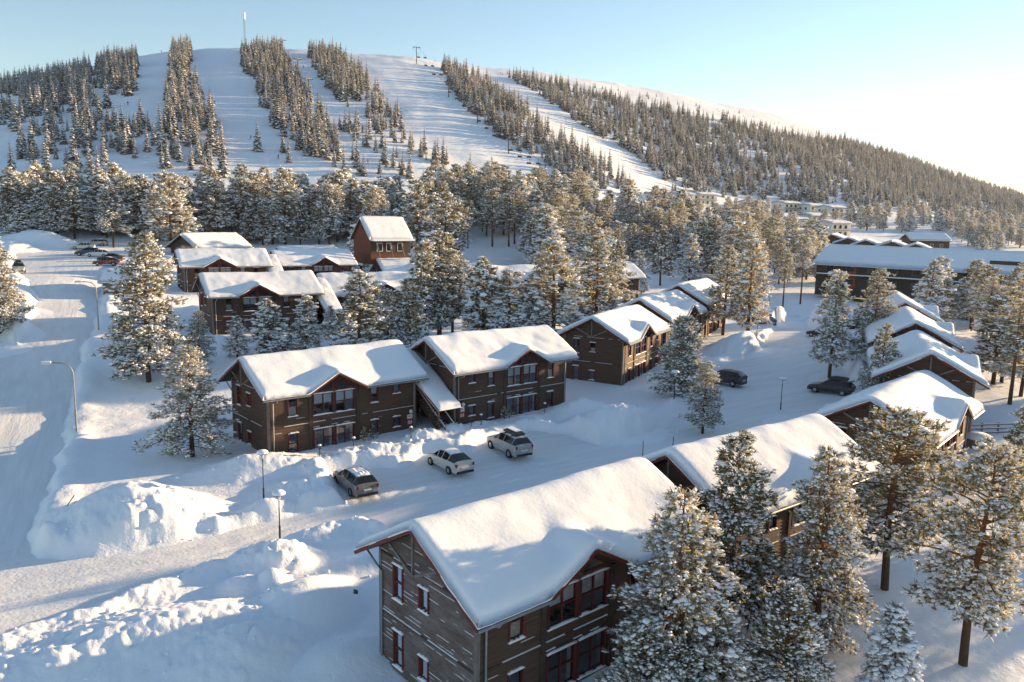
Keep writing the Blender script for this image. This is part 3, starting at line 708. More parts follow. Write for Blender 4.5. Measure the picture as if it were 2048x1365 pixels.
HOUSES = [ # key, x, y, angle, z, mirrored, frosty, label
 ('A', -1.10, 28.08, 41.07, -1.1, 0, 1, 'nearest dark brown lodge house with frosted gable and thick snowy roof, bottom centre'),
 ('B', -18.12, 57.86, 40.5, 0, 0, 0, 'dark brown lodge house with white blinds, left of the roofed front staircase'),
 ('C', -4.83, 66.41, 40.2, .45, 1, 0, 'dark brown lodge house right of the roofed staircase, behind the car with a roof box'),
 ('D', 11.82, 83.46, 61.6, .6, 0, 0, 'lodge house turned side-on with sunlit tan front and red-edged gable, right of the staircase pair'),
 ('D2', 19.0, 97.3, 60, 1.2, 1, 0, 'lodge house directly behind the side-on sunlit one, its roof dappled with tree shadow'),
 ('D3', 26.6, 111.2, 61, 1.9, 0, 0, 'farthest lodge house of the middle row, half hidden by tall pines'),
 ('E', 11.0, 38.3, 38, -1.0, 1, 0, 'lodge house just behind the nearest one, mostly a broad snowy roof behind pines'),
 ('F', 28.05, 52.4, 49, -.9, 1, 0, 'lodge house at right with sunlit tan front and small dormer, roof in full sun'),
 ('G', 38.3, 64.6, 68, .6, 0, 0, 'lodge house behind the sunlit dormer house, its red verge facing the camera at right'),
 ('G2', 44.3, 79.3, 68, 1.3, 1, 0, 'lodge house behind the right-hand red-verged one, pine growing in front of its eaves'),
 ('G3', 50.2, 93.9, 70, 1.9, 0, 0, 'farthest lodge house of the right-hand row, its snowy roof rising toward the long building'),
 ('K', -36.5, 96.2, 33.3, 3.2, 0, 0, 'dark lodge house in the second row at left, small snowy pines in front of it'),
 ('L', -24.4, 105.6, 29, 2.7, 1, 0, 'dark lodge house in the second row, mostly hidden behind a clump of snowy pines'),
 ('I', -52.6, 127.3, 30.7, 4.5, 0, 0, 'dark lodge house in the third row at left, snowy roof streaked with sun'),
 ('J', -40.5, 139, 32, 4.2, 1, 0, 'dark third-row lodge house right of the stair roof, dormer at its right end'),
 ('N', -23.5, 147.5, 28, 2.5, 0, 0, 'low dark lodge house with blue-shadowed roof behind the second row, below the red gabled house'),
 ('O', -4.0, 129.3, 28, 2.6, 1, 0, 'dark lodge house with a red-edged gable peeping between snowy pines in the centre'),
 ('P', 11.5, 137.5, 30, 3.0, 0, 0, 'dark lodge house behind the central pines, only a strip of snowy roof showing'),
]
protos = {}
H_OBJ = {}
for key, x, y, a, z, mir, fr, lab in HOUSES:
    pk = (mir, fr)
    if pk not in protos: o = protos[pk] = house_proto(mir, True, bool(fr))
    else: o = copy_tree(protos[pk])
    H_OBJ[key] = (o, x, y, a, z, mir, lab)
for i, (key, (o, x, y, a, z, mir, lab)) in enumerate(H_OBJ.items()):
    o.location = (x, y, z); o.rotation_euler = (0, 0, R(a))
    tag(o, lab, 'house', 'dark brown lodge houses of the village')
    roof_snow('roof_snow', o, mir, 11+i*3, .46+.1*random.random())
def hpt(key, lx, ly, lz=0):
    o, x, y, a, z, mir, lab = H_OBJ[key]; c, s = math.cos(R(a)), math.sin(R(a))
    return Vector((x+c*lx-s*ly, y+s*lx+c*ly, z+lz))

# roofed outdoor staircases between paired houses
def stair_proto():
    root = empty('covered_staircase'); w = 2.3
    # local: x across the gap (0..w), y to the back; roof slopes down to the front
    y0, z0, y1, z1 = HW*.55, 6.35, -3.1, 2.75
    MB().prism([(y0, z0), (y1, z1), (y1, z1-.12), (y0, z0-.12)], 'x', -.05, w+.05).build('roof', M['trim'], root)
    n = 24; s_ = (z0-z1)/(y0-y1); rows = []
    xs = np.linspace(-.12, w+.12, 13); ys = np.linspace(y1-.08, y0, 34)
    X, Y = np.meshgrid(xs, ys, indexing='ij'); d = np.minimum.reduce([X-xs[0], xs[-1]-X, (Y-ys[0])])
    e = np.clip(d/.5, 0, 1); Z = z0+(Y-y0)*s_ + .04 + .42*np.sqrt(1-(1-e)**2)*(1+.3*fbm(X, Y, 5, 3)) + .25*np.sin(Y*.9+.5)*.35
    idx = np.arange(X.size).reshape(X.shape); q = np.stack([idx[:-1,:-1], idx[1:,:-1], idx[1:,1:], idx[:-1,1:]], -1).reshape(-1, 4)
    per = np.concatenate([idx[:,0], idx[-1,1:], idx[-2::-1,-1], idx[0,-2:0:-1]]); Vt = np.stack([X, Y, Z], -1).reshape(-1, 3); Vl = Vt[per].copy(); Vl[:, 2] = z0+(Vl[:, 1]-y0)*s_+.005
    k = np.arange(len(per)); sk = np.stack([per[k], X.size+k, X.size+np.roll(k, -1), np.roll(per, -1)], 1)[:, ::-1]
    link('roof_snow', np_mesh('stair_roof_snow', np.concatenate([Vt, Vl]), np.concatenate([q, sk]), M['roof_snow'], smooth=True), root)
    for x in (-.08, w+.08): MB().bar((x, y0, z0-.08), (x, y1-.05, z1-.08), .05, .26).build('barge_board', M['red'], root)
    for x in (.08, w-.08): MB().box(x-.07, x+.07, y1+.1, y1+.24, -1, z1-.1).build('post', M['trim'], root)
    # flight from the front up to the back
    sx0, sx1 = .75, 1.75; ns = 15
    for i in range(ns):
        yy = -3.0+.27*i; zz = .18*(i+1)
        MB().box(sx0, sx1, yy, yy+.27, zz-.04, zz).build('tread', M['trim'], root)
        MB().box(sx0+.05, sx1-.05, yy+.05, yy+.25, zz, zz+.03).build('tread_snow', M['roof_snow'], root)
    for x in (sx0-.03, sx1+.03):
        MB().bar((x, -3.05, .1), (x, -3.0+.27*ns, .18*ns), .06, .28).build('stringer', M['trim'], root)
        for h in (.35, .6, .85): MB().bar((x, -3.05, .15+h), (x, -3.0+.27*ns, .18*ns+h), .05, .10).build('rail', M['trim'], root)
        MB().bar((x, -3.05, .15+.97), (x, -3.0+.27*ns, .18*ns+.97), .10, .05).build('handrail', M['greytrim'], root)
        MB().bar((x, -3.05, .15+1.01), (x, -3.0+.27*ns, .18*ns+1.01), .09, .03).build('rail_snow', M['roof_snow'], root)
    MB().box(.0, w, -3.0+.27*ns, HW*.9, .18*ns-.15, .18*ns-.02).build('landing', M['trim'], root)
    MB().box(.0, w, HW*.85, HW*.9, 0, 6.0).build('back_wall', M['wood'], root)
    return root
st = stair_proto()
STAIRS = [('B', 'snow-roofed wooden staircase between the two front houses facing the parked cars'),
          ('K', 'snow-roofed staircase between the two second-row houses behind the small pines'), ('I', 'snow-roofed staircase between the two third-row houses at left')]
for i, (k, lab) in enumerate(STAIRS):
    o = st if i == 0 else copy_tree(st)
    p = hpt(k, HL+.18, -.2); o.location = p; o.rotation_euler = (0, 0, R(H_OBJ[k][3])); tag(o, lab, 'staircase', 'roofed staircases between the houses')


# ------------------------------------------------------------------ trees
def norm(a): return a/np.maximum(np.linalg.norm(a, axis=-1, keepdims=True), 1e-9)
def tree_meshes(name, seed, H=11.0, cb=.15, rmax=2.2, nbr=70, twigs=9, droop=.5, shape='pine', blades=11, blen=.34, snow=.75, bsize=.17, trunk_r=.16, up=.25, lean=.0, bare=0, nmat='needle', nsn=2):
    rg = np.random.default_rng(seed)
    # trunk with a slight bend
    k = 9; t = np.linspace(0, 1, k); bend = rg.normal(0, .10, 2); ph = rg.uniform(0, 6, 2)
    tx = lean*H*t**1.5 + bend[0]*np.sin(t*3+ph[0])*t*1.6; ty = bend[1]*np.sin(t*2.6+ph[1])*t*1.6
    tm = MB(); tm.tube([(a, b, c) for a, b, c in zip(tx, ty, t*H*.985-.4*(t == 0))], list(trunk_r*(1-t)**.8+.018), 7, cap=False)
    P, D, S, SN = [], [], [], []
    for i in range(nbr):
        f = (i+rg.uniform(0, 1))/nbr; h = cb+(.985-cb)*f**.92
        if shape == 'pine': prof = (1-f)**.66*min(1, .6+f*3.5)*rg.uniform(.38, 1.18)+.06
        elif shape == 'top': prof = (1-f)**.5*min(1, .35+f*2.4)*rg.uniform(.35, 1.18)+.08
        else: prof = (1-f)**.85*rg.uniform(.75, 1.1)+.03
        Lb = rmax*prof; az = i*2.399+rg.uniform(-.5, .5)
        d = np.array([math.cos(az), math.sin(az), 0]); sd = np.array([-d[1], d[0], 0])
        u_ = up*(f*1.6+.1)+rg.uniform(-.12, .12); dr = droop*(1-f*.8)
        bx, by = np.interp(h, t, tx), np.interp(h, t, ty); b0 = np.array([bx, by, h*H])
        pt = lambda s: b0 + d*(s*Lb*(1-.08*dr)) + np.array([0, 0, Lb*(u_*s-dr*s*s*.55)])
        ss = np.linspace(0, 1, 4)
        tm.tube([pt(s) for s in ss], list((.012+.02*Lb)*(1-ss*.8)), 4, cap=False)
        n = max(3, int(twigs*(Lb/rmax)**1.0*(1+.35*(shape == 'spruce'))+2.5))
        nc = max(1, int(1.4+Lb*1.15)) if shape != 'spruce' else max(2, int(2+Lb*2)); bsn = rg.uniform(.4, 1.35)*(1.2-.75*f)
        CS = [(1-.62*(q/nc)**1.0+rg.uniform(-.08, .05), rg.uniform(-1, 1)*(.10+.40*Lb*(q/nc))) for q in range(nc)]
        for j in range(n):
            s, side = CS[j % nc]; sg_ = .055+.085*Lb
            p = pt(s)+sd*side+d*rg.normal(0, sg_*1.3)+sd*rg.normal(0, sg_*1.3)+np.array([0, 0, rg.normal(0, sg_*.75)-abs(side)*.10*dr+.12*Lb*max(s-.6, 0)])
            P.append(p); dd = d*.8+sd*np.sign(side)*min(abs(side)*1.2, .8)+np.array([0, 0, u_*.9-dr*s*.5+rg.uniform(-.1, .4)]); D.append(dd); S.append(rg.uniform(.75, 1.25)*(.8+.2*(1-f))); SN.append(bsn)
    P.append(np.array([tx[-1], ty[-1], H*.98])); D.append(np.array([0, 0, 1.])); S.append(.9); SN.append(.8); SN = np.array(SN)
    P, D, S = np.array(P), norm(np.array(D)), np.array(S); n = len(P)
    # needle tufts
    bd = norm(D[:, None]*.75+rg.normal(0, .62, (n, blades, 3))+np.array([0, 0, .12]))
    ln = (blen*S)[:, None]*rg.uniform(.6, 1.25, (n, blades)); wd = ln*rg.uniform(.16, .30, (n, blades))
    o = P[:, None]+rg.normal(0, .05, (n, blades, 3))*blen*3*.5
    pr = norm(np.cross(bd, rg.normal(0, 1, (n, blades, 3))))
    V_ = np.stack([o-pr*wd[..., None]*.5, o+pr*wd[..., None]*.5, o+bd*ln[..., None]+pr*wd[..., None]*.15, o+bd*ln[..., None]*.95-pr*wd[..., None]*.2], 2).reshape(-1, 3)
    m = n*blades; Fq_ = np.arange(m*4).reshape(m, 4)
    crown = np_mesh(name+'_needles', V_, Fq_, M[nmat])
    # snow resting on the tufts
    keep = np.concatenate([np.nonzero(rg.uniform(0, 1, n) < snow*SN)[0] for _ in range(nsn)]); Ps, Ds, Ss = P[keep], D[keep], S[keep]; Ps = Ps+rg.normal(0, .30*blen, Ps.shape)
    Ps = Ps+Ds*(blen*.42*Ss)[:, None]+np.array([0, 0, 1.])*(blen*.20)
    q = ICO[0][None]*(1+rg.uniform(-.33, .33, (len(Ps), 12, 1)))
    hd = norm(Ds*np.array([1, 1, .55])); sv = norm(np.cross(hd, [0, 0, 1.])); uv = np.cross(sv, hd)
    a = bsize*Ss*rg.uniform(.6, 1.25, len(Ss))*np.where(rg.uniform(0, 1, len(Ss)) < .09, 1.7, 1)
    Vs = Ps[:, None]+hd[:, None]*(q[..., 0:1]*a[:, None, None]*1.25)+sv[:, None]*(q[..., 1:2]*a[:, None, None]*.75)+uv[:, None]*(q[..., 2:3]*a[:, None, None]*.48)
    Fs = ICO[1][None]+(np.arange(len(Ps))*12)[:, None, None]
    sn = np_mesh(name+'_snow', Vs.reshape(-1, 3), Fs.reshape(-1, 3), M['clod'], smooth=True)
    tr = tm.mesh(name+'_trunk', M['bark'], True)
    return dict(trunk=tr, crown=crown, snow_load=sn, H=H)
TM = {}
NEAR = dict(nbr=92, twigs=28, blades=12, blen=.28, bsize=.090, nsn=3)
TM['n0'] = tree_meshes('pine', 1, 11, .14, 2.4, droop=.55, snow=.85, **NEAR)
TM['n1'] = tree_meshes('pine', 2, 11, .10, 2.7, droop=.65, snow=.95, up=.2, **NEAR)
TM['n2'] = tree_meshes('pine', 3, 11, .24, 3.0, shape='top', droop=.45, snow=.8, up=.3, trunk_r=.19, **dict(NEAR, nbr=85, twigs=34))
TM['n3'] = tree_meshes('young_pine', 4, 7, .05, 1.9, droop=.2, snow=.8, up=.55, **dict(NEAR, nbr=90, blen=.28, bsize=.095))
TM['n4'] = tree_meshes('snowy_spruce', 5, 6, .04, 1.5, shape='spruce', droop=.85, snow=1.0, up=.0, **dict(NEAR, nbr=110, twigs=9, bsize=.15, nmat='sneedle'))
TM['n5'] = tree_meshes('pine', 6, 12, .08, 2.8, droop=.5, snow=.95, up=.25, **dict(NEAR, nbr=115, twigs=32, bsize=.098))
MID = dict(nbr=70, twigs=18, blades=9, blen=.40, bsize=.155, nsn=2)
for i in range(3): TM['m%d' % i] = tree_meshes('pine', 20+i, 11, .16+.06*i, 2.3, droop=.5, snow=.8, **MID)
for i in range(3): TM['t%d' % i] = tree_meshes('tall_pine', 30+i, 14, .42+.06*i, 2.2, shape='top', droop=.4, snow=.62, up=.3, trunk_r=.17, **dict(MID, nbr=55, twigs=18))
for i in range(2): TM['s%d' % i] = tree_meshes('snowy_pine', 40+i, 9, .10, 2.0, droop=.7, snow=1.0, up=.1, **dict(MID, bsize=.19))
def plant(kind, x, y, h, label, group=None, rz=None, wid=1.0, sink=.1):
    T = TM[kind]; s = h/T['H']
    o = empty('pine_tree' if kind != 'n4' else 'spruce_tree', (x, y, gz(x, y)-sink), random.uniform(0, 6.28) if rz is None else rz)
    o.scale = (s*wid, s*wid, s)
    for k in ('trunk', 'crown', 'snow_load'):
        c_ = link(k, T[k], o)
        if k == 'snow_load': c_['kind'] = 'stuff'
    return tag(o, label, 'tree', group)
def tree_px(kind, u, vb, vt, label, group=None, Y=None, wid=1.0, rz=None):
    if Y is None: x, y = ground_pt(u, vb)
    else: p = at(u, vb, Y); x, y = p.x, p.y
    h = at(u, vt, y).z - gz(x, y)
    return plant(kind, x, y, max(h, 1.0), label, group, rz, wid)
NT = [ # kind, u, v base, v top, width factor, label
 ('n1',1345,1450,975,1.1,'tall dark snowy pine in front of the nearest house, right of its big window'),
 ('n0',1455,1290,858,1.0,'big pine between the nearest house and the roof behind, lower branches heavy with snow'),
 ('n5',1628,1310,888,.9,'broad snow-laden pine right of centre at the bottom, blocking the second roof'),
 ('n2',1768,1196,822,1.1,'spreading golden pine with drooping white skirts in front of the sunlit dormer house'),
 ('n2',1925,1342,888,1.0,'tall pine with long bare trunk at the bottom right'),
 ('n3',1560,1440,1170,1.0,'small yellow-green young pine at the bottom, right of centre'),
 ('n4',1775,1432,1205,1.0,'small heavily snowed spruce standing alone at the bottom right'),
 ('n3',1425,1450,1205,1.1,'frosty young pine at the bottom edge left of the yellow-green one'),
 ('n3',1285,1480,1260,1.2,'low frosty pine at the bottom edge against the nearest house wall'),
 ('n3',1350,1500,1290,1.2,'low bushy frosted pine at the very bottom edge below the tall dark pine'),
 ('n0',2030,1090,808,1.0,'snowy pine at the right edge beside the sunlit dormer house'),
 ('n0',1405,866,720,1.15,'golden snowy pine at the edge of the court, left of the single lamp post'),
 ('n3',1360,800,635,1.1,'pale frosted pine in front of the side-on sunlit house'),
 ('m0',1658,757,540,.85,'straight pine on the courtyard bank with bare lower trunk'),
 ('n5',298,772,465,1.15,'largest pine beside the left road, golden side lit by the sun'),
 ('n1',385,922,690,1.35,'heavily snowed pine left of the front house gable'),
 ('n1',400,735,620,1.1,'snowy young pine before the second-row house corner at left'),
 ('s0',475,722,630,1.0,'small snowy pine in front of the second-row house, second from left'),
 ('s1',540,722,598,1.2,'bushy white pine in front of the second-row dormer'),
 ('s0',612,716,588,1.05,'small snowy pine right of the second-row dormer'),
 ('m0',718,738,540,1.2,'broad snowy pine right of the second-row house pair stair'),
 ('m2',775,728,577,.8,'slim brownish pine right of the broad snowy pine'),
 ('m1',820,724,555,1.0,'conical snowy pine behind the front house ridge, left of the tall dark pair'),
 ('m1',882,690,545,.8,'slim golden pine behind the front roof ridge at centre'),
 ('s0',936,662,612,1.0,'tiny golden pine just behind the front roof ridge'),
 ('s1',965,700,515,1.0,'blue-white snowy pine beside the red-edged central gable'),
 ('s0',1015,702,535,1.15,'second blue-white snowy pine right of the red-edged central gable'),
 ('m0',1105,712,475,1.15,'large golden snow-laden pine behind the side-on house'),
 ('m1',1190,672,470,1.1,'large snowy pine behind the left eave of the side-on house'),
 ('m2',878,676,462,1.1,'tall twin-topped dark pine at the centre behind the front roof'),
 ('s1',1060,708,555,1.0,'blue-white snowy pine left of the large golden one behind the side-on house'),
 ('m0',1150,664,520,.9,'snowy pine between the two large pines behind the side-on house'),
 ('m2',1228,640,480,.9,'dark golden pine just left of the middle-row roofs'),
 ('s0',1275,592,500,.9,'pale pine behind the second middle-row roof'),
 ('m1',905,684,500,.9,'dark pine right of the twin-topped pine'),
 ('m0',850,688,480,.9,'golden pine left of the twin-topped pine'),
 ('m2',755,700,560,.8,'brownish slim pine left of the second-row dormer gap'),
 ('s0',660,680,610,1.0,'small pine below the second-row stair roof'),
 ('m1',1320,575,450,.9,'tall golden pine behind the far end of the middle row'),
 ('m0',1400,560,440,.9,'tall pine rising behind the farthest middle-row house'),
 ('t0',1082,640,490,.7,'thin pine with orange trunk at the centre of the wood'),
 ('m1',1445,676,490,.95,'blue-white pine with bare trunk beside the farthest middle house'),
 ('m0',1495,684,478,.95,'tall golden pine on the snow bank by the courtyard lamp'),
 ('t1',1565,622,500,.9,'pine with dark bare trunk above the far courtyard snow heap, left one'),
 ('t2',1600,612,470,.8,'pine with dark bare trunk above the far courtyard snow heap, right one'),
 ('s0',1255,605,540,1.0,'small white pine behind the middle row at the edge of the wood'),
 ('n0',2040,760,600,1.1,'golden pine cut by the right edge above the tiny fence'),
 ('m0',1985,776,590,1.2,'tall golden pine behind the red-verged house at right'),
 ('t0',2002,772,575,1.2,'tall dark-trunked pine at the right beyond the lodge row'),
 ('t1',2018,817,600,1.2,'tall thin-trunked pine near the right edge'),
 ('m2',2040,800,612,1.1,'bushy golden pine near the right edge with trunk in shade'),
 ('m1',1880,660,555,1.1,'frosty pine behind the right-hand lodge row, left of the tall golden ones'),
 ('s1',1735,600,500,1.1,'white-frosted pine in front of the long dark building'),
 ('m1',1690,600,505,1.0,'pale frosted pine left of the long dark building'),
 ('s0',1870,640,560,.9,'small snowy pine before the long dark building wall'),
 ('m0',1925,640,555,1.1,'frosted pine in front of the right end of the long dark building'),
 ('n5',2,668,470,1.1,'sunlit snowy pine cut by the left edge beside the road'),
 ('n1',-30,600,490,1.0,'golden frosted pine at the left edge near the parked cars'),
 ('m0',115,478,372,1.3,'snowy pine left of the upper parking area, sun on its top'),
 ('m1',150,480,370,1.2,'snow-laden pine standing over the upper parked cars'),
 ('m2',228,498,372,1.0,'golden pine with bare trunk at the upper parking area'),
 ('m0',20,470,365,1.4,'golden pine on the left edge behind the big snow heap'),
 ('s1',45,480,405,1.3,'blue-shaded pine behind the snow heap at far left'),
 ('m1',345,500,345,1.3,'large dark pine with golden edge behind the biggest roadside pine'),
 ('m0',285,480,350,1.2,'tall dark pine behind the biggest roadside pine, left of the large one'),
 ('m2',570,490,335,1.0,'snowy dark spire of a pine behind the third-row roofs'),
 ('m1',510,470,345,1.0,'golden-green pine behind the bare birch at the third row'),
 ('s1',722,545,440,1.1,'blue-white pine left of the red gabled house'),
 ('m0',700,480,380,1.1,'snowy pine just behind the third-row roof end'),
 ('m1',832,538,360,1.1,'tall dark pine right of the red gabled house'),
 ('m0',890,530,385,1.1,'broad dark pine second right of the red gabled house'),
]
for k, u, vb, vt, w_, lab in NT: tree_px(k, u, vb, vt, lab, 'pines of the village', None, w_*(1.25 if k[0] in 'mts' else 1.08))
for k, x, y, u, vt, w_, lab in (('n0', 32.3, 68.3, 1780, 645, .9, 'dense dark pine growing in front of the red-verged house at right'), ('n0', 42.6, 93.0, 1750, 535, 1.1, 'pine rising over the farthest right-hand roofs'),
   ('s1', 62, 118, 1800, 520, 1.1, 'white-frosted pine in front of the middle of the long dark building'), ('m1', 72, 122, 1900, 535, 1.1, 'frosted pine right of the middle of the long dark building'), ('s0', 80, 118, 2000, 560, 1.1, 'frosted pine before the right end of the long dark building')):
    plant(k, x, y, at(u, vt, y).z-gz(x, y), lab, 'pines of the village', None, w_)
# woods: (polygon in the photograph, count, kinds, height range, label)
def inpoly(u, v, P): return poly_sd(u, v, np.array(P, float)) < 0
occupied = [(o.location.x, o.location.y) for o in col.objects if o.name.startswith('pine_tree')]
def house_clear(x, y, pad=1.5):
    for key, (o, hx, hy, a, z, mir, lab) in H_OBJ.items():
        c, s = math.cos(R(a)), math.sin(R(a)); dx, dy = x-hx, y-hy; lx, ly = dx*c+dy*s, -dx*s+dy*c
        if -pad-1 < lx < HL+pad+1 and -pad-1.2 < ly < HW+pad+1: return False
    return True
KEEP = []          # extra keep-out discs (x, y, r) for other buildings and cars
def wood(poly, n, kinds, hr, label, group, mind=2.6, seed=0):
    rd = random.Random(seed); us = [p[0] for p in poly]; vs_ = [p[1] for p in poly]
    done = tries = 0
    while done < n and tries < n*30:
        tries += 1
        u, v = rd.uniform(min(us), max(us)), rd.uniform(min(vs_), max(vs_))
        if not inpoly(np.array([u]), np.array([v]), poly)[0]: continue
        x, y = ground_pt(u, v)
        if not house_clear(x, y) or any((x-a)**2+(y-b)**2 < mind**2 for a, b in occupied) or any((x-a)**2+(y-b)**2 < r_*r_ for a, b, r_ in KEEP): continue
        q = np.array([x]), np.array([y])
        if poly_sd(*q, YARD)[0] < 1 or poly_sd(*q, ROAD)[0] < 1: continue
        if sun_lane(x, y): continue
        occupied.append((x, y)); done += 1
        WOOD.append((rd.choice(kinds), x, y, rd.uniform(*hr), label, group, rd.uniform(0, 6.28), rd.uniform(1.1, 1.5)))
WOOD = []
def sun_lane(x, y):
    # open lane towards the sun that lets light fall on the access road
    dx, dy = x+20, y-41; t = dx*.857+dy*.515; q = -dx*.515+dy*.857
    return 45 < t < 190 and -7 < q < 6
# ------------------------------------------------------------------ other buildings
def simple_house(name, label, cat, pos, ang, L_, W_, he, slope, wallm, over=.6, snow=.45, windows=(), doors=(), flat=False, group=None, seed=0, gdetail=None):
    """gabled house, origin at front-left corner, front faces -y"""
    root = empty(name, pos, R(ang)); hr_ = he + slope*W_/2
    MB().prism([(0, -2), (W_, -2), (W_, he), (W_/2, hr_), (0, he)], 'x', 0, L_).build('wall', wallm, root)
    d = MB(); e0 = he-slope*over
    for s in (0, 1):
        y_e, y_r = (-over, W_/2) if s == 0 else (W_+over, W_/2)
        d.add([(-over, y_e, e0+.05), (L_+over, y_e, e0+.05), (L_+over, y_r, hr_+.05), (-over, y_r, hr_+.05), (-over, y_e, e0+.17), (L_+over, y_e, e0+.17), (L_+over, y_r, hr_+.17), (-over, y_r, hr_+.17)],
              [(0,3,2,1),(4,5,6,7),(0,1,5,4),(1,2,6,5),(2,3,7,6),(3,0,4,7)] if s == 0 else [(0,1,2,3),(7,6,5,4),(4,5,1,0),(5,6,2,1),(6,7,3,2),(7,4,0,3)])
    d.build('roof', M['trim'], root)
    st_ = max(.3, min(1.0, (W_+L_)/60)); xs = np.linspace(-over-.05, L_+over+.05, max(12, int(L_/st_))); ys = np.linspace(-over-.05, W_+over+.05, max(15, int(W_/st_)|1))
    X, Y = np.meshgrid(xs, ys, indexing='ij'); base = hr_+.17-slope*np.abs(Y-W_/2)
    dd = np.minimum.reduce([X-xs[0], xs[-1]-X, Y-ys[0], ys[-1]-Y]); e = np.clip(dd/.7, 0, 1)
    rnd = np.sqrt(np.maximum((Y-W_/2)**2+.8, 0)); soft = hr_+.17-slope*rnd+slope*.35
    Z = base+(np.maximum(soft-base, 0)+snow*(1+.3*fbm(X/3+seed, Y/3, seed, 3)))*(.2+.8*np.sqrt(1-(1-e)**2))
    idx = np.arange(X.size).reshape(X.shape); q = np.stack([idx[:-1,:-1], idx[1:,:-1], idx[1:,1:], idx[:-1,1:]], -1).reshape(-1, 4)
    per = np.concatenate([idx[:,0], idx[-1,1:], idx[-2::-1,-1], idx[0,-2:0:-1]]); Vt = np.stack([X, Y, Z], -1).reshape(-1, 3); Vl = Vt[per].copy(); Vl[:, 2] = base.ravel()[per]
    k = np.arange(len(per)); sk = np.stack([per[k], X.size+k, X.size+np.roll(k, -1), np.roll(per, -1)], 1)[:, ::-1]
    link('roof_snow', np_mesh(name+'_snow', np.concatenate([Vt, Vl]), np.concatenate([q, sk]), M['roof_snow'], smooth=True), root)
    for side, a, b, z0, z1, fm in windows:
        T = {'f': lambda x, o, z: (x, o, z), 'l': lambda x, o, z: (o, W_-x, z), 'r': lambda x, o, z: (L_-o, x, z)}[side]
        m = MB(); P = [T(x, o, z) for z in (z0, z1) for x, o in ((a,-.10),(b,-.10),(b,.0),(a,.0))]
        m.add(P, [(0,3,2,1),(4,5,6,7),(0,1,5,4),(1,2,6,5),(2,3,7,6),(3,0,4,7)])
        wo_ = m.build('window', fm, root)
        MB().add([T(a+.09, -.105, z0+.09), T(b-.09, -.105, z0+.09), T(b-.09, -.105, z1-.09), T(a+.09, -.105, z1-.09)], [(0,1,2,3)]).build('pane', M['carglass'], wo_)
    for side, a, b, z0, z1, fm in doors:
        MB().box(a, b, -.07, 0, z0, z1).build('door', fm, root)
    tag(root, label, cat, group)
    return root
def gpos(u, v, Y): 
    p = at(u, v, Y); return (p.x, p.y, bz(p.x, p.y))
# red-brown steep gabled house
p = ground_pt(775, 520); p = at(742, 500, 150); z0 = at(742, 508, 150).z
rh = simple_house('gabled_house', 'tall red-brown house with steep snowy roof and red plank gable behind the third row', 'house', (p.x, p.y, z0), 38, 8.5, 7.0, 2.9, 1.0, M['redwall'], .5, .4,
  [('f', 1.2, 2.4, .4, 2.0, M['signwhite']), ('f', 3.2, 4.4, .4, 2.0, M['signwhite']), ('f', 5.6, 6.8, .4, 2.0, M['signwhite']), ('l', 3.2, 3.8, 4.3, 5.2, M['redwall'])], seed=3)
MB().box(-.2, 8.7, -1.5, -.05, 2.25, 2.42).build('balcony', M['trim'], rh); MB().box(-.2, 8.7, -1.5, -.1, 2.42, 2.75).build('balcony_snow', M['roof_snow'], rh)
MB().box(.1, 8.4, -.04, .05, 0, 2.2).build('front_cladding', M['trim'], rh)
for x in (.5, 3.2, 5.7, 8.2): MB().bar((x, -2.6, -.5), (x, -1.2, 2.3), .18, .25).build('strut', M['greytrim'], rh)
KEEP.append((p.x+4, p.y+3, 8))
# two dark low houses behind the third row
for (u, v, Y, a, L_, W_, he, lab) in ((395, 500, 172, 55, 13, 10, 2.6, 'dark low house with drooping snowy roof behind the bare birch, left of two'), (585, 502, 178, 48, 14, 10, 2.6, 'dark low house with wide gable behind the third row, right of two')):
    P = gpos(u, v, Y); simple_house('low_house', lab, 'house', P, a, L_, W_, he, .5, M['trim'], .8, .5, [('l', 3, 4, .8, 1.9, M['greytrim'])], seed=5); KEEP.append((P[0]+3, P[1]+8, 9))
# shed by the upper road and far-left cabin
P = gpos(205, 560, 108); simple_house('garden_shed', 'small grey shed with pyramid of snow on its roof beside the upper road', 'shed', P, 10, 4.2, 4.2, 2.1, .55, M['greytrim'], .5, .35, doors=[('f', 1.6, 2.5, 0, 1.9, M['trim'])]); KEEP.append((P[0]+2, P[1]+2, 5))
P = gpos(62, 470, 215); simple_house('cabin', 'dark cabin with small snowy gable at far left behind the snow heap', 'cabin', P, 0, 6.5, 7, 2.4, .8, M['trim'], .6, .4, [('f', 1.0, 2.0, .7, 1.7, M['greytrim']), ('f', 4.0, 5.0, .7, 1.7, M['greytrim'])]); KEEP.append((P[0]+3, P[1]+3, 7))
P2 = gpos(90, 468, 210); simple_house('cabin', 'dark little gabled porch cabin beside the far-left cabin', 'cabin', P2, -75, 4.0, 3.4, 1.9, .7, M['trim'], .5, .35, [('l', 1.2, 2.0, .6, 1.5, M['greytrim'])])
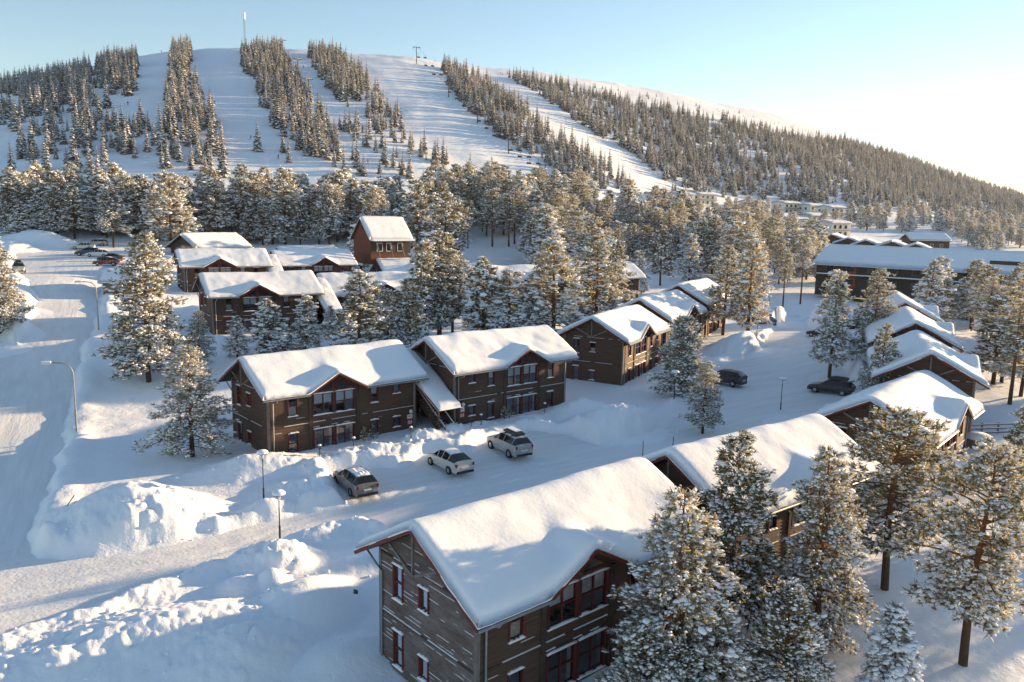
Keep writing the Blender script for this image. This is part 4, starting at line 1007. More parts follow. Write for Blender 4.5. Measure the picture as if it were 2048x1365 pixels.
# long dark apartment building at right
pa, pb = at(1632, 548, 178), at(2075, 610, 150)
ang = math.degrees(math.atan2(pb.y-pa.y, pb.x-pa.x)); LL = math.hypot(pb.x-pa.x, pb.y-pa.y)+4
wins = []; rd = random.Random(4)
for i in range(11):
    a = 2.2+i*4.4
    for z in (.7, 3.4): wins.append(('f', a, a+1.6, z, z+1.25, M['greytrim']))
lb = simple_house('apartment_building', 'long low dark green-brown apartment building with unbroken snowy roof at right', 'building', (pa.x, pa.y, at(1632, 548, 178).z-2.6), ang, LL, 14, 5.0, .5, M['greenwall'], .9, .45,
   wins, [('f', 7.0, 8.6, 0, 4.9, M['rust']), ('f', 31.4, 33.0, 0, 4.9, M['rust'])], seed=8)
MB().box(.5, LL-.5, -1.3, -.02, 2.62, 2.78).build('balcony', M['trim'], lb); MB().box(.5, LL-.5, -1.3, -.05, 2.78, 2.95).build('balcony_snow', M['roof_snow'], lb)
MB().box(LL*.72, LL*.72+5, 1.5, 3.2, 5.4, 7.2).build('roof_dormer', M['trim'], lb)
for t_ in (.0, .25, .5, .75, 1.): KEEP.append((pa.x+(pb.x-pa.x)*t_, pa.y+(pb.y-pa.y)*t_+4, 11))
# row of dark cabins beyond it
CAB = [(1636,492,262,'first'),(1690,497,258,'second'),(1724,505,250,'third'),(1760,510,244,'fourth'),(1812,513,238,'fifth'),(1862,519,233,'sixth')]
for i, (u, v, Y, n_) in enumerate(CAB):
    P = gpos(u, v, Y); z = at(u, v, Y).z
    simple_house('row_cabin', 'dark brown row cabin beyond the long building, %s from the left' % n_, 'cabin', (P[0], P[1], z-.3), 62, 14, 8.5, 2.6, .42, M['trim'], .6, .5, [('l', 2, 3.2, .8, 1.9, M['greytrim']), ('l', 5.2, 6.4, .8, 1.9, M['greytrim'])], group='row of dark cabins', seed=i); KEEP.append((P[0]+3, P[1]+7, 9))
z = at(1822, 496, 262).z; P = gpos(1822, 496, 262)
simple_house('long_cabin', 'long dark cabin standing alone with flat-lit snowy roof right of the cabin row', 'cabin', (P[0], P[1], z-.5), -4, 12, 8, 3.0, .42, M['trim'], .6, .5, [('f', 2, 3, .9, 1.9, M['curtain']), ('f', 6, 7, .9, 1.9, M['curtain']), ('f', 9, 10, .9, 1.9, M['curtain'])]); KEEP.append((P[0]+6, P[1]+4, 10))
# pale apartment blocks at the foot of the mountain
BLK = [(1302,408,430),(1355,408,430),(1400,408,440),(1505,430,430),(1568,425,450),(1550,455,360),(1576,462,350),(1622,455,360),(1662,472,330),(1660,435,420),(1500,422,470),(1620,430,450)]
names = ['leftmost on the upper row','second on the upper row','third on the upper row','behind the thin pine stand, left','behind the thin pine stand, right','lower row, leftmost','lower row, beside the leftmost','lower row, third','nearest one with a shaded blue end wall','at the right end below the forest edge','behind the thin pine stand, middle','above the lower row']
for i, (u, v, Y) in enumerate(BLK):
    P = gpos(u, v, Y); z = at(u, v, Y).z
    ww = [('f', a, a+1.5, zz, zz+1.4, M['trim']) for a in (1.5, 5.2, 9.0) for zz in (.9, 3.7)] + [('l', a, a+1.0, zz, zz+1.2, M['trim']) for a in (2.0, 5.5) for zz in (.9, 3.7)]
    o = simple_house('apartment_block', 'pale apartment block at the mountain foot, '+names[i], 'building', (P[0], P[1], z-.8), 34, 13, 9, 5.8, .18, M['plaster'], .5, .6, ww, group='pale apartment blocks', seed=i)
    MB().box(.4, 12.6, -1.4, -.02, 2.9, 3.1).build('balcony', M['greytrim'], o); KEEP.append((P[0]+4, P[1]+6, 9))
for i, (u, v, Y) in enumerate([(1705,432,520),(1745,440,500),(1990,432,600),(1962,440,560),(1835,430,560),(1905,440,540)]):
    P = gpos(u, v, Y); z = at(u, v, Y).z
    simple_house('far_cabin', 'tiny far dark cabin among frosted trees on the right plain', 'cabin', (P[0], P[1], z-.5), 40+i*11, 9, 7, 2.6, .5, M['trim'], .5, .5, [('f', 2, 3, .8, 1.8, M['curtain']), ('f', 5, 6, .8, 1.8, M['curtain'])], group='tiny far cabins on the plain', seed=i)

# ------------------------------------------------------------------ woods behind and around the houses
G1, G2_, G3 = 'pines of the wood behind the houses', 'frosted pines of the right-hand plain', 'pines at the upper left'
wood([(850,470),(1000,450),(1250,450),(1500,470),(1560,560),(1500,610),(1300,545),(1180,580),(1000,520),(860,530)], 120, ['m0','m1','m2','t0','t1','t2','s0'], (11, 17), 'golden-topped pine in the dense wood behind the middle row', G1, 2.4, 1)
wood([(1290,470),(1480,460),(1640,480),(1640,590),(1540,600),(1420,560),(1300,530)], 40, ['t0','t1','t2','m1','s1'], (9, 14.5), 'tall frosted pine in the thin wood left of the long building', G1, 2.6, 2)
wood([(830,420),(1000,405),(1180,425),(1180,455),(980,455),(840,470)], 60, ['m0','m1','t0','s1'], (11, 17), 'pine at the far edge of the central wood below the ski piste', G1, 3, 3)
wood([(420,440),(600,435),(800,445),(740,496),(600,494),(430,494)], 70, ['m0','m1','m2','s0'], (10, 16), 'golden pine behind the third-row houses below the ski slope', G3, 2.4, 4)
wood([(0,440),(210,430),(420,430),(430,470),(320,490),(170,475),(0,470)], 56, ['m0','m1','s0','s1'], (10, 15), 'snowy pine around the upper parking area', G3, 3, 5)
wood([(1560,560),(1640,520),(1750,600),(1860,620),(2048,640),(2048,700),(1960,700),(1880,640),(1760,615),(1640,600)], 30, ['m0','m1','s0','t0'], (7, 11), 'frosted pine between the lodge row and the long building', G2_, 2.6, 6)
wood([(1440,425),(1620,425),(1700,455),(1640,470),(1440,455)], 14, ['t0','t1','t2','m0'], (7, 10), 'thin pine among the pale apartment blocks', G2_, 3, 7)
wood([(1690,445),(1860,440),(2048,450),(2048,500),(1960,512),(1900,470),(1700,462)], 95, ['m0','m1','m2','s0','s1'], (7, 12), 'frosted sunlit pine on the far right plain', G2_, 3, 8)
# pines added past the lodge row, mostly out of view, to shade the courtyard
rd = random.Random(12)
n_ = 0
while n_ < 34:
    x, y = rd.uniform(50, 105), rd.uniform(30, 125)
    if x < 44+.30*(y-30)*.55 + 8 or not house_clear(x, y, 3) or sun_lane(x, y): continue
    WOOD.append((rd.choice(['m0','m1','m2','t0']), x, y, rd.uniform(8, 12), 'added pine past the right-hand lodge row, casting shade on the court', 'added shade pines past the right-hand lodge row', rd.uniform(0, 6.28), rd.uniform(1.0, 1.3))); n_ += 1
# the largest stand as single trees, the far rest reads as one wood
WOOD.sort(key=lambda w: -w[3]/math.hypot(w[1], w[2]))
n_one = 294-len(NT)-5
ONE = WOOD[:n_one]; by = {}
for w in ONE: by.setdefault(w[4], []).append(w)
for lab, ws in by.items():
    us = sorted(float(project(np.array([w[1]]), np.array([w[2]]), np.array([0.]))[0][0]) for w in ws); hs = sorted(w[3] for w in ws); n3 = len(ws)
    for w in ws:
        u_ = float(project(np.array([w[1]]), np.array([w[2]]), np.array([0.]))[0][0]); q = ('left', 'centre-left', 'centre', 'centre-right', 'right')[min(4, int(us.index(u_)*5/n3))]
        sz = 'taller' if w[3] >= hs[n3//2] else 'shorter'
        plant(w[0], w[1], w[2], w[3], sz+' '+lab+', '+q+' part', w[5], w[6], w[7])
FAR = WOOD[n_one:]
def instancer(name, label, pts, sizes, wid, turns, idx, groups):
    """one object of points; groups: lists of visible objects whose meshes form one tree"""
    fm = bpy.data.meshes.new(name); nf = len(pts); fm.vertices.add(nf); fm.vertices.foreach_set('co', np.asarray(pts, np.float32).ravel())
    for nm, v, ty in (('size', sizes, 'FLOAT'), ('wid', wid, 'FLOAT'), ('turn', turns, 'FLOAT'), ('kind_index', idx, 'INT')):
        fm.attributes.new(nm, ty, 'POINT').data.foreach_set('value', np.asarray(v, np.int32 if ty == 'INT' else np.float32))
    fo = link(name, fm); ng = bpy.data.node_groups.new(name, 'GeometryNodeTree')
    ng.interface.new_socket('Geometry', in_out='INPUT', socket_type='NodeSocketGeometry'); ng.interface.new_socket('Geometry', in_out='OUTPUT', socket_type='NodeSocketGeometry')
    N_, L = ng.nodes.new, ng.links.new
    gi, go, gj = N_('NodeGroupInput'), N_('NodeGroupOutput'), N_('GeometryNodeJoinGeometry')
    for grp in reversed(groups):
        jn = N_('GeometryNodeJoinGeometry')
        for o in grp:
            oi = N_('GeometryNodeObjectInfo'); oi.transform_space = 'ORIGINAL'; oi.inputs['Object'].default_value = o; oi.inputs['As Instance'].default_value = False; L(oi.outputs['Geometry'], jn.inputs[0])
        gt = N_('GeometryNodeGeometryToInstance'); L(jn.outputs[0], gt.inputs[0]); L(gt.outputs[0], gj.inputs[0])
    ip = N_('GeometryNodeInstanceOnPoints'); ip.inputs['Pick Instance'].default_value = True
    def attr(nm, ty):
        n = N_('GeometryNodeInputNamedAttribute'); n.data_type = ty; n.inputs[0].default_value = nm; return n.outputs[0]
    c1 = N_('ShaderNodeCombineXYZ'); L(attr('turn', 'FLOAT'), c1.inputs[2]); er = N_('FunctionNodeEulerToRotation'); L(c1.outputs[0], er.inputs[0])
    c2 = N_('ShaderNodeCombineXYZ'); a_ = attr('wid', 'FLOAT'); L(a_, c2.inputs[0]); L(a_, c2.inputs[1]); L(attr('size', 'FLOAT'), c2.inputs[2])
    L(gi.outputs[0], ip.inputs['Points']); L(gj.outputs[0], ip.inputs['Instance']); L(attr('kind_index', 'INT'), ip.inputs['Instance Index']); L(er.outputs[0], ip.inputs['Rotation']); L(c2.outputs[0], ip.inputs['Scale']); L(ip.outputs[0], go.inputs[0])
    fo.modifiers.new(name, 'NODES').node_group = ng
    return tag(fo, label, 'wood', kind='stuff')
kd = sorted({w[0] for w in FAR}); grp = []
for k in kd:
    root_ = next(o for o in col.objects if o.type == 'MESH' and o.data == TM[k]['trunk']).parent; grp.append(list(root_.children))
if FAR: instancer('distant_pine_wood', 'distant frosted pines standing together on the plain and below the mountain', [(w[1], w[2], gz(w[1], w[2])-.1) for w in FAR], [w[3]/TM[w[0]]['H'] for w in FAR], [w[7]*w[3]/TM[w[0]]['H'] for w in FAR], [w[6] for w in FAR], [kd.index(w[0]) for w in FAR], grp)
# bare frosted birches
def birch_mesh(seed, H=7):
    rg = random.Random(seed); m = MB()
    def grow(p, d, l, r_, dep):
        q = p+d*l; m.tube([p, (p+q)/2+Vector((rg.uniform(-.05,.05), rg.uniform(-.05,.05), 0))*l, q], [r_, r_*.8, r_*.55], 4 if dep < 2 else 3, cap=False)
        if dep >= 5: return
        for _ in range(3 if dep < 4 else 4):
            a = Vector((rg.gauss(0, .5), rg.gauss(0, .5), rg.uniform(-.05, .4))); grow(q-d*l*rg.uniform(0, .5), (d+a).normalized(), l*rg.uniform(.55, .8), r_*.55, dep+1)
    for i in range(4): grow(Vector((rg.uniform(-.3,.3), rg.uniform(-.3,.3), -.2)), Vector((rg.uniform(-.3,.3), rg.uniform(-.3,.3), 1)).normalized(), H*.30, .09, 0)
    return m.mesh('birch_branches', M['frosttwig'])
bm_ = [birch_mesh(1), birch_mesh(2)]
for i, (u, v, Y, s, lab) in enumerate([(490,500,152,1.2,'bare frosted birch in front of the dark low house, left one'),(525,500,154,1.25,'bare frosted birch between the third-row roofs and the pines'),(375,500,150,1.0,'bare frosted birch beside the big dark pine at left'),(205,480,200,1.1,'bare pale birch behind the upper parking area'),(875,400,300,1.4,'bare frosted birch in the cluster at the piste foot, left'),(905,395,310,1.4,'bare frosted birch in the cluster at the piste foot, middle'),(940,395,310,1.4,'bare frosted birch in the cluster at the piste foot, right')]):
    p = at(u, v, Y); o = empty('birch_tree', (p.x, p.y, gz(p.x, p.y)), i*1.3); o.scale = (s,)*3; link('branches', bm_[i % 2], o); tag(o, lab, 'tree', 'bare frosted birches')

# ------------------------------------------------------------------ mountain forest
def spruce_mesh(seed, H=12.0):
    rg = np.random.default_rng(seed); m = MB(); r_ = H*.15
    m.tube([(0,0,-1.2), (0,0,H*.9)], [.14, .03], 5, 2, False)
    nt_ = 15
    for i in range(nt_):
        f = i/nt_; z = H*(.06+.92*f); R_ = r_*(1-f)**.85*rg.uniform(.8, 1.15)+.10; ns = 9 if f < .6 else 6; a0 = rg.uniform(0, 6)
        for j in range(ns):
            a = a0+6.283*j/ns+rg.uniform(-.2, .2); L_ = R_*rg.uniform(.65, 1.2); w = L_*.42; dz = -L_*rg.uniform(.35, .75)
            d = np.array([math.cos(a), math.sin(a), 0]); s = np.array([-d[1], d[0], 0]); c = np.array([0, 0, z+rg.uniform(-.15, .15)])
            A = c; B = c+d*L_*.6+s*w+np.array([0, 0, dz*.6]); C = c+d*L_+np.array([0, 0, dz]); D_ = c+d*L_*.6-s*w+np.array([0, 0, dz*.6])
            m.add([A, B, C, D_], [(0,1,2,3)], 0)
            if rg.uniform() < .72:
                u_ = np.array([0, 0, .16]); k = rg.uniform(.5, .9)
                m.add([A+u_+d*L_*.12, c+d*L_*.62+s*w*k+np.array([0,0,dz*.6])+u_, c+d*L_*rg.uniform(.85,1.0)+np.array([0,0,dz*.95])+u_, c+d*L_*.62-s*w*k+np.array([0,0,dz*.6])+u_], [(0,1,2,3)], 1)
    return m.mesh('mountain_spruce', [M['sneedle'], M['clod'], M['bark']])
SPM = [spruce_mesh(i) for i in range(6)]
FP = [ # polygon, density per 100 m2, height range
 ([(0,168),(60,153),(180,128),(188,165),(110,192),(60,203),(0,185)], 2.2, (9,13)),
 ([(195,118),(275,108),(272,175),(262,203),(235,198),(190,175)], 2.8, (9,14)),
 ([(345,104),(385,102),(372,155),(400,190),(432,260),(458,320),(455,352),(380,355),(300,335),(332,250),(332,190)], 3.6, (10,15)),
 ([(0,215),(60,218),(80,185),(112,160),(165,175),(215,220),(222,260),(300,250),(320,338),(250,318),(160,298),(60,270),(0,270)], 2.8, (9,14)),
 ([(0,295),(100,292),(200,315),(235,360),(160,382),(60,375),(0,370)], 1.2, (11,15)),
 ([(485,102),(560,102),(590,138),(622,208),(642,240),(692,300),(735,352),(690,350),(640,318),(600,308),(560,275),(530,230),(500,178),(483,128)], 4.2, (9,13)),
 ([(615,107),(680,112),(722,150),(752,190),(792,225),(812,280),(880,318),(905,338),(860,330),(800,300),(760,270),(740,245),(700,220),(665,190),(630,150)], 4.2, (9,13)),
 ([(640,245),(700,240),(760,280),(820,345),(870,380),(800,372),(735,340),(700,300)], 1.2, (9,12)),
 ([(880,132),(935,150),(990,182),(1040,220),(1095,262),(1170,312),(1235,352),(1265,388),(1240,394),(1200,380),(1120,358),(1060,320),(1000,275),(950,235),(905,190)], 5.0, (9,12.5)),
 ([(1010,152),(1060,162),(1150,180),(1240,203),(1330,222),(1420,237),(1500,256),(1600,279),(1690,284),(1800,318),(1900,350),(2048,398),(2150,440),(2048,446),(1900,432),(1700,412),(1500,396),(1335,392),(1312,354),(1258,306),(1180,260),(1110,214),(1060,182)], 3.8, (8.5,12)),
 ([(840,116),(1000,146),(1300,192),(1690,275),(1690,290),(1500,258),(1300,222),(1100,172),(960,146)], .35, (2,5)),
 ([(470,295),(560,285),(590,330),(560,350),(470,350)], .5, (11,14)),
 ([(850,345),(985,350),(1000,398),(860,395)], 2.2, (8,12)),
 ([(1240,395),(1300,392),(1310,402),(1240,402)], 1.0, (8,11)),
]
rg = np.random.default_rng(99)
N = 900000
ph = rg.uniform(R(-36), R(40), N); rr = np.sqrt(rg.uniform(260**2, 1560**2, N)); hx, hy = rr*np.sin(ph), rr*np.cos(ph)
area = (R(76))/2*(1560**2-260**2); pd = N/area*100
hz = base_z(hx, hy); uu, vv, dep = project(hx, hy, hz)
rs_ = np.interp(ph, TS[:,0], TS[:,2]); vis = rr < rs_+40
hh = np.zeros(N); keep = np.zeros(N, bool)
clump = fbm(hx/28, hy/28, 91, 3)
for P, dn, hrn in FP:
    w_ = poly_sd(uu+6*vnoise(hx/9, hy/9, 5), vv+6*vnoise(hx/9, hy/9, 6), np.array(P, float)) < 0
    k = w_ & vis & ~keep & (rg.uniform(0, 1, N) < dn/pd*np.clip(1.0+.9*clump, .25, 1.6))
    keep |= k; hh[k] = rg.uniform(hrn[0]*.85, hrn[1]*1.12, k.sum())*np.where(rg.uniform(0, 1, k.sum()) < .3, rg.uniform(.4, .75, k.sum()), 1)
hx, hy, hz, hh, rr = hx[keep], hy[keep], hz[keep], hh[keep], rr[keep]
uu, vv = uu[keep], vv[keep]
order = np.argsort(-hh/rr); big = order[:300]; rest_ = order[300:]
def zone(u, v):
    if u < 330: return 'dark snow-dusted spruce on the lower left ski slopes'
    if u < 475: return 'dark snow-dusted spruce in the strip left of the widest left piste'
    if u < 800: return 'dark snow-dusted spruce between the middle pistes'
    return 'snow-dusted spruce at the foot of the mountain right of the pistes'
for i in big:
    o = link('spruce_tree', SPM[int(i) % 6], None, (hx[i], hy[i], hz[i]), random.uniform(0, 6.28)); s = hh[i]/12; o.scale = (s*1.1, s*1.1, s)
    tag(o, zone(uu[i], vv[i]), 'tree', zone(uu[i], vv[i]).replace('spruce', 'spruces', 1))
# the rest of the forest reads as one mass: one object of points carrying the same spruces
src = [o for o in col.objects if o.name.startswith('spruce_tree') and o.type == 'MESH'][:6]
src = [next(o for o in col.objects if o.name.startswith('spruce_tree') and o.type == 'MESH' and o.data == m_) for m_ in SPM]
nf = len(rest_)
instancer('mountain_forest', 'dense frosted spruce forest covering the mountain between the pistes', np.stack([hx[rest_], hy[rest_], hz[rest_]], 1), hh[rest_]/12, hh[rest_]/12*rg.uniform(.95, 1.35, nf), rg.uniform(0, 6.28, nf), rg.integers(0, 6, nf), [[o] for o in src])
print('FOREST', nf)

# ------------------------------------------------------------------ vehicles
def car(label, pos, ang, style, paint, snow=.6, box=False, tailgate=False, rear_plate=True):
    """local x runs from front (0) to rear, y to the car's right; wheels on z = 0"""
    root = empty('parked_car', pos, ang); rd = random.Random(hash(label) % 999)
    h = {'wagon': 0, 'hatch': 0, 'suv': .17, 'sedan': 0}[style]
    if style == 'hatch': ST = [(0,.62,.50,.62,.62,.60),(.22,.80,.72,.62,.74,.70),(1.0,.86,.90,.72,.92,.72),(1.85,.86,.97,.60,1.44,1.44),(2.5,.87,1.0,.58,1.50,1.5),(3.3,.86,1.02,.56,1.40,1.4),(4.15,.82,1.02,.58,1.10,1.08),(4.35,.78,.95,.62,.98,.97),(4.42,.72,.55,.66,.6,.6)]; cab = (2, 6)
    elif style == 'sedan': ST = [(0,.62,.50,.62,.58,.56),(.22,.80,.70,.62,.72,.68),(1.25,.86,.90,.72,.92,.72),(1.95,.86,.95,.58,1.38,1.4),(2.6,.87,.97,.57,1.43,1.4),(3.2,.86,.98,.56,1.36,1.3),(3.85,.84,.98,.66,1.02,1.0),(4.55,.80,.94,.66,.97,.9),(4.62,.72,.55,.66,.6,.6)]; cab = (2, 6)
    else: ST = [(0,.64,.52,.64,.62+h*.6,.60),(.22,.82,.76+h*.6,.64,.80+h*.6,.76),(1.2,.88,.96+h,.74,.99+h,.8),(1.95,.88,1.0+h,.60,1.44+h,1.4),(2.8,.89,1.02+h,.60,1.50+h,1.5),(4.05,.88,1.04+h,.57,1.43+h,1.4),(4.50,.84,1.02+h,.66,1.08+h,1.0),(4.58,.80,.75+h,.70,.80+h,.8),(4.60,.74,.45,.66,.5,.5)]; cab = (2, 6)
    zl = .26+h*.5
    S = []
    for x, w, zb, wr, zr, _ in ST:
        zb = max(zb, zl+.12); S.append([(x, w*.93, zl), (x, w, (zl+zb)/2), (x, w*.97, zb), (x, wr, max(zr, zb)), (x, 0, max(zr, zb)+.025)])
    body, gl = MB(), MB()
    for i in range(len(S)-1):
        for k in range(4):
            for sg in (-1, 1):
                q = [S[i][k], S[i+1][k], S[i+1][k+1], S[i][k+1]]; q = [(a, b*sg, c) for a, b, c in q]
                if sg > 0: q = q[::-1]
                incab = cab[0] <= i < cab[1]
                g_ = (k == 2 and incab) or (k == 3 and (i == cab[0] or i == cab[1]-1))
                (gl if g_ else body).add(q, [(0,1,2,3)])
    for e, rv in ((0, True), (len(S)-1, False)):
        P = [(a, -b, c) for a, b, c in S[e]] + [(a, b, c) for a, b, c in S[e][-2::-1]]
        body.add(P, [tuple(range(len(P))) if rv else tuple(reversed(range(len(P))))])
    body.add([(a, b*.93, zl) for a, b in ((0,-.6),(ST[-1][0],-.7),(ST[-1][0],.7),(0,.6))], [(0,1,2,3)])
    bo = body.build('body', paint, root, False); gl.build('windows', M['carglass'], root)
    for i in range(cab[0]+1, cab[1]):
        for sg in (-1, 1): MB().bar((S[i][2][0], S[i][2][1]*sg*1.003, S[i][2][2]), (S[i][3][0], S[i][3][1]*sg*1.01, S[i][3][2]), .07, .025, (0, 1, 0)).build('pillar', paint, root)
    wr_ = .33+h*.25
    for x in (.86, ST[-1][0]-.95):
        for sg in (-1, 1):
            y = .80*sg; t = MB(); pr = [(wr_*.55, -.10), (wr_*.95, -.11), (wr_, -.06), (wr_, .06), (wr_*.95, .11), (wr_*.55, .10)]
            m = MB(); m.lathe(pr, 18); wv = [(x+a, y+c, wr_+b) for a, b, c in m.v]; m.v = wv; w_o = m.build('wheel', M['rubber'], root, False)
            r_ = MB(); r_.lathe([(0, .10*sg), (wr_*.6, .09*sg)], 14); r_.v = [(x+a, y+c, wr_+b) for a, b, c in r_.v]; r_.build('rim', M['rim'], w_o)
    zt = ST[-3][2] if style != 'hatch' else .85
    for sg in (-1, 1):
        MB().box(.06, .32, (.48 if sg > 0 else -.72), (.72 if sg > 0 else -.48), .58+h*.6, .70+h*.6).build('headlight', M['headl'], root)
        MB().box(ST[-1][0]-.22, ST[-1][0]+.015, (.66 if sg > 0 else -.79), (.79 if sg > 0 else -.66), .74+h, .96+h).build('tail_light', M['tail'], root)
        MB().box(1.45, 1.6, (.86 if sg > 0 else -1.0), (1.0 if sg > 0 else -.86), .95+h, 1.08+h).build('mirror', paint, root)
    MB().box(ST[-1][0]+.005, ST[-1][0]+.03, -.26, .26, .60+h*.6, .71+h*.6).build('number_plate', M['plate'], root)
    MB().box(-.03, .0, -.26, .26, .42, .53).build('number_plate', M['plate'], root)
    MB().box(ST[-1][0]-.1, ST[-1][0]+.04, -.72, .72, zl-.02, zl+.16).build('rear_bumper', M['darkmetal'], root)
    MB().box(-.04, .1, -.60, .60, zl-.02, zl+.14).build('front_bumper', M['darkmetal'], root)
    for a, b, nm in ((cab[0]+1, cab[1]-1, 'roof_snow'), (0, cab[0], 'bonnet_snow')):
        if rd.random() < snow+.35:
            sm = MB()
            n = 9; x0, x1 = S[a][3][0]+.1, S[b][3][0]-.05; G = []
            for i in range(n+1):
                x = x0+(x1-x0)*i/n; row = []
                z = np.interp(x, [q[3][0] for q in S], [q[4][2] for q in S]); ww = np.interp(x, [q[3][0] for q in S], [q[3][1] for q in S])*.93
                for j in range(9):
                    y = -ww+2*ww*j/8; e = min(1, min(i, n-i)/1.5)*min(1, min(j, 8-j)/1.5); row.append((x+rd.uniform(-.04, .04), y, z-.01-.025*abs(y)/ww+e*rd.uniform(.02, .10)*snow*1.4))
                G.append(row)
            for i in range(n):
                for j in range(8): sm.add([G[i][j], G[i+1][j], G[i+1][j+1], G[i][j+1]], [(0,1,2,3)])
            sm.build(nm, M['clod'], root, True)
    if box:
        z = max(q[4][2] for q in S); x0 = S[cab[0]+1][0][0]+.05; b = MB(); prof = [(x0, .10), (x0+.15, .26), (x0+.7, .36), (x0+1.6, .37), (x0+1.95, .30), (x0+2.0, .12), (x0+1.9, .06), (x0+.1, .06)]
        n = len(prof)
        for sg, w in ((-1, .38), (1, .38)): pass
        V0 = [(x, -.30, z+c) for x, c in prof]; V1 = [(x, -.40, z+.06+(c-.06)*.75) for x, c in prof]; V2 = [(x, .40, z+.06+(c-.06)*.75) for x, c in prof]; V3 = [(x, .30, z+c) for x, c in prof]
        b.add(V1+V0+V3+V2, [tuple(range(n))] + [(i+n*k, (i+1) % n+n*k, (i+1) % n+n*(k+1), i+n*(k+1)) for k in range(3) for i in range(n)] + [tuple(reversed(range(3*n, 4*n)))])
        rb = b.build('roof_box', M['darkmetal'], root)
        if snow > .4: MB().box(x0+.3, x0+1.7, -.28, .28, z+.37, z+.42).build('box_snow', M['clod'], rb)
        for x in (x0+.5, x0+1.5): MB().box(x-.03, x+.03, -.62, .62, z+.0, z+.06).build('roof_rail', M['darkmetal'], root)
    if tailgate:
        z = S[cab[1]-1][3][2]; x = S[cab[1]-1][3][0]; MB().bar((x, 0, z+.02), (x+1.0, 0, z+.42), 1.25, .06, (0, 0, 1)).build('tailgate', paint, root)
    return tag(root, label, 'car', 'parked cars')
def paintm(n, c, r=.35, frost=.25):
    def f(nt, b, tc, L):
        nz = nt.nodes.new('ShaderNodeTexNoise'); nz.inputs['Scale'].default_value = 2.6; nz.inputs['Detail'].default_value = 8; L(tc.outputs['Object'], nz.inputs['Vector'])
        mr = nt.nodes.new('ShaderNodeMapRange'); mr.inputs[1].default_value = .62-frost*.5; mr.inputs[2].default_value = .72; mr.inputs[4].default_value = min(1, frost*2); L(nz.outputs[0], mr.inputs[0])
        mx = nt.nodes.new('ShaderNodeMix'); mx.data_type = 'RGBA'; mx.inputs['A'].default_value = (*c, 1); mx.inputs['B'].default_value = (.62, .63, .65, 1)
        L(mr.outputs[0], mx.inputs['Factor']); L(mx.outputs['Result'], b.inputs['Base Color'])
    return mat(n, c, r, .5, setup=f)
PT = dict(grey=paintm('frosty_grey_paint', (.17, .165, .16), .4, .22), silver=paintm('silver_paint', (.50, .50, .47), .35, .15), silver2=paintm('dirty_silver_paint', (.36, .35, .34), .4, .28),
          dark=paintm('dark_grey_paint', (.035, .038, .045), .3, .08), black=paintm('black_paint', (.022, .024, .028), .25, .05), white=paintm('white_paint', (.70, .71, .72), .35, .05),
          blue=paintm('dark_blue_paint', (.03, .045, .09), .3, .1), red=paintm('red_car_paint', (.16, .025, .025), .35, .2))
def car_px(label, fw, rw, style, paint, **k):
    """fw, rw: pixels where the front and rear wheel on the visible side touch the snow"""
    a, b = Vector(ground_pt(*fw)), Vector(ground_pt(*rw)); an = math.atan2(b.y-a.y, b.x-a.x) if 'ang' not in k else R(k.pop('ang'))
    c, s = math.cos(an), math.sin(an); x = a.x-(.86*c+.80*s); y = a.y-(.86*s-.80*c)
    mx, my = x+2.2*c, y+2.2*s
    return car(label, (x, y, bz(mx, my)-.01), an, style, PT[paint], **k)
car_px('frost-covered grey estate car parked leftmost before the front house', (673,968), (703,994), 'wagon', 'grey', snow=.9, ang=-57)
car_px('silver hatchback parked in the middle before the front house', (862,929), (901,949), 'hatch', 'silver', snow=.35, ang=-54)
car_px('dusty silver sport utility car with roof box below the staircase', (982,897), (1020,917), 'suv', 'silver2', snow=.7, box=True, ang=-58)
car_px('dark sport utility car half hidden behind the golden court-edge pine', (1418,766), (1463,775), 'suv', 'dark', snow=.1)
car_px('black estate car with roof box and open tailgate in the right court', (1629,786), (1685,792), 'wagon', 'black', snow=.05, box=True, tailgate=True)
car_px('dark blue car with roof box beyond the courtyard bank', (1500,651), (1537,656), 'suv', 'blue', snow=.2, box=True)
car_px('dark car peeping from behind the courtyard pine trunk', (1622,674), (1652,677), 'hatch', 'dark', snow=.4)
car_px('car with roof box driving towards the camera on the left road', (50,546), (44,536), 'wagon', 'silver2', snow=.2, box=True, ang=122)
for lab, u, v, st_, pc, an in (('dark blue car at the left end of the upper parked row', 150, 512, 'suv', 'blue', 20), ('white car in the upper parked row', 172, 514, 'hatch', 'white', 12), ('dark car behind the red one in the upper parked row', 196, 522, 'sedan', 'dark', 10),
   ('red car nearest the shed in the upper parked row', 188, 531, 'hatch', 'red', 8), ('silver car beside the big snow heap at upper left', 143, 499, 'sedan', 'silver', 15), ('snow-covered car behind the upper parked row', 170, 492, 'wagon', 'silver2', 15)):
    x, y = ground_pt(u, v); car(lab, (x, y, bz(x, y)), R(an), st_, PT[pc], snow=.7 if 'snow' in lab else .3)

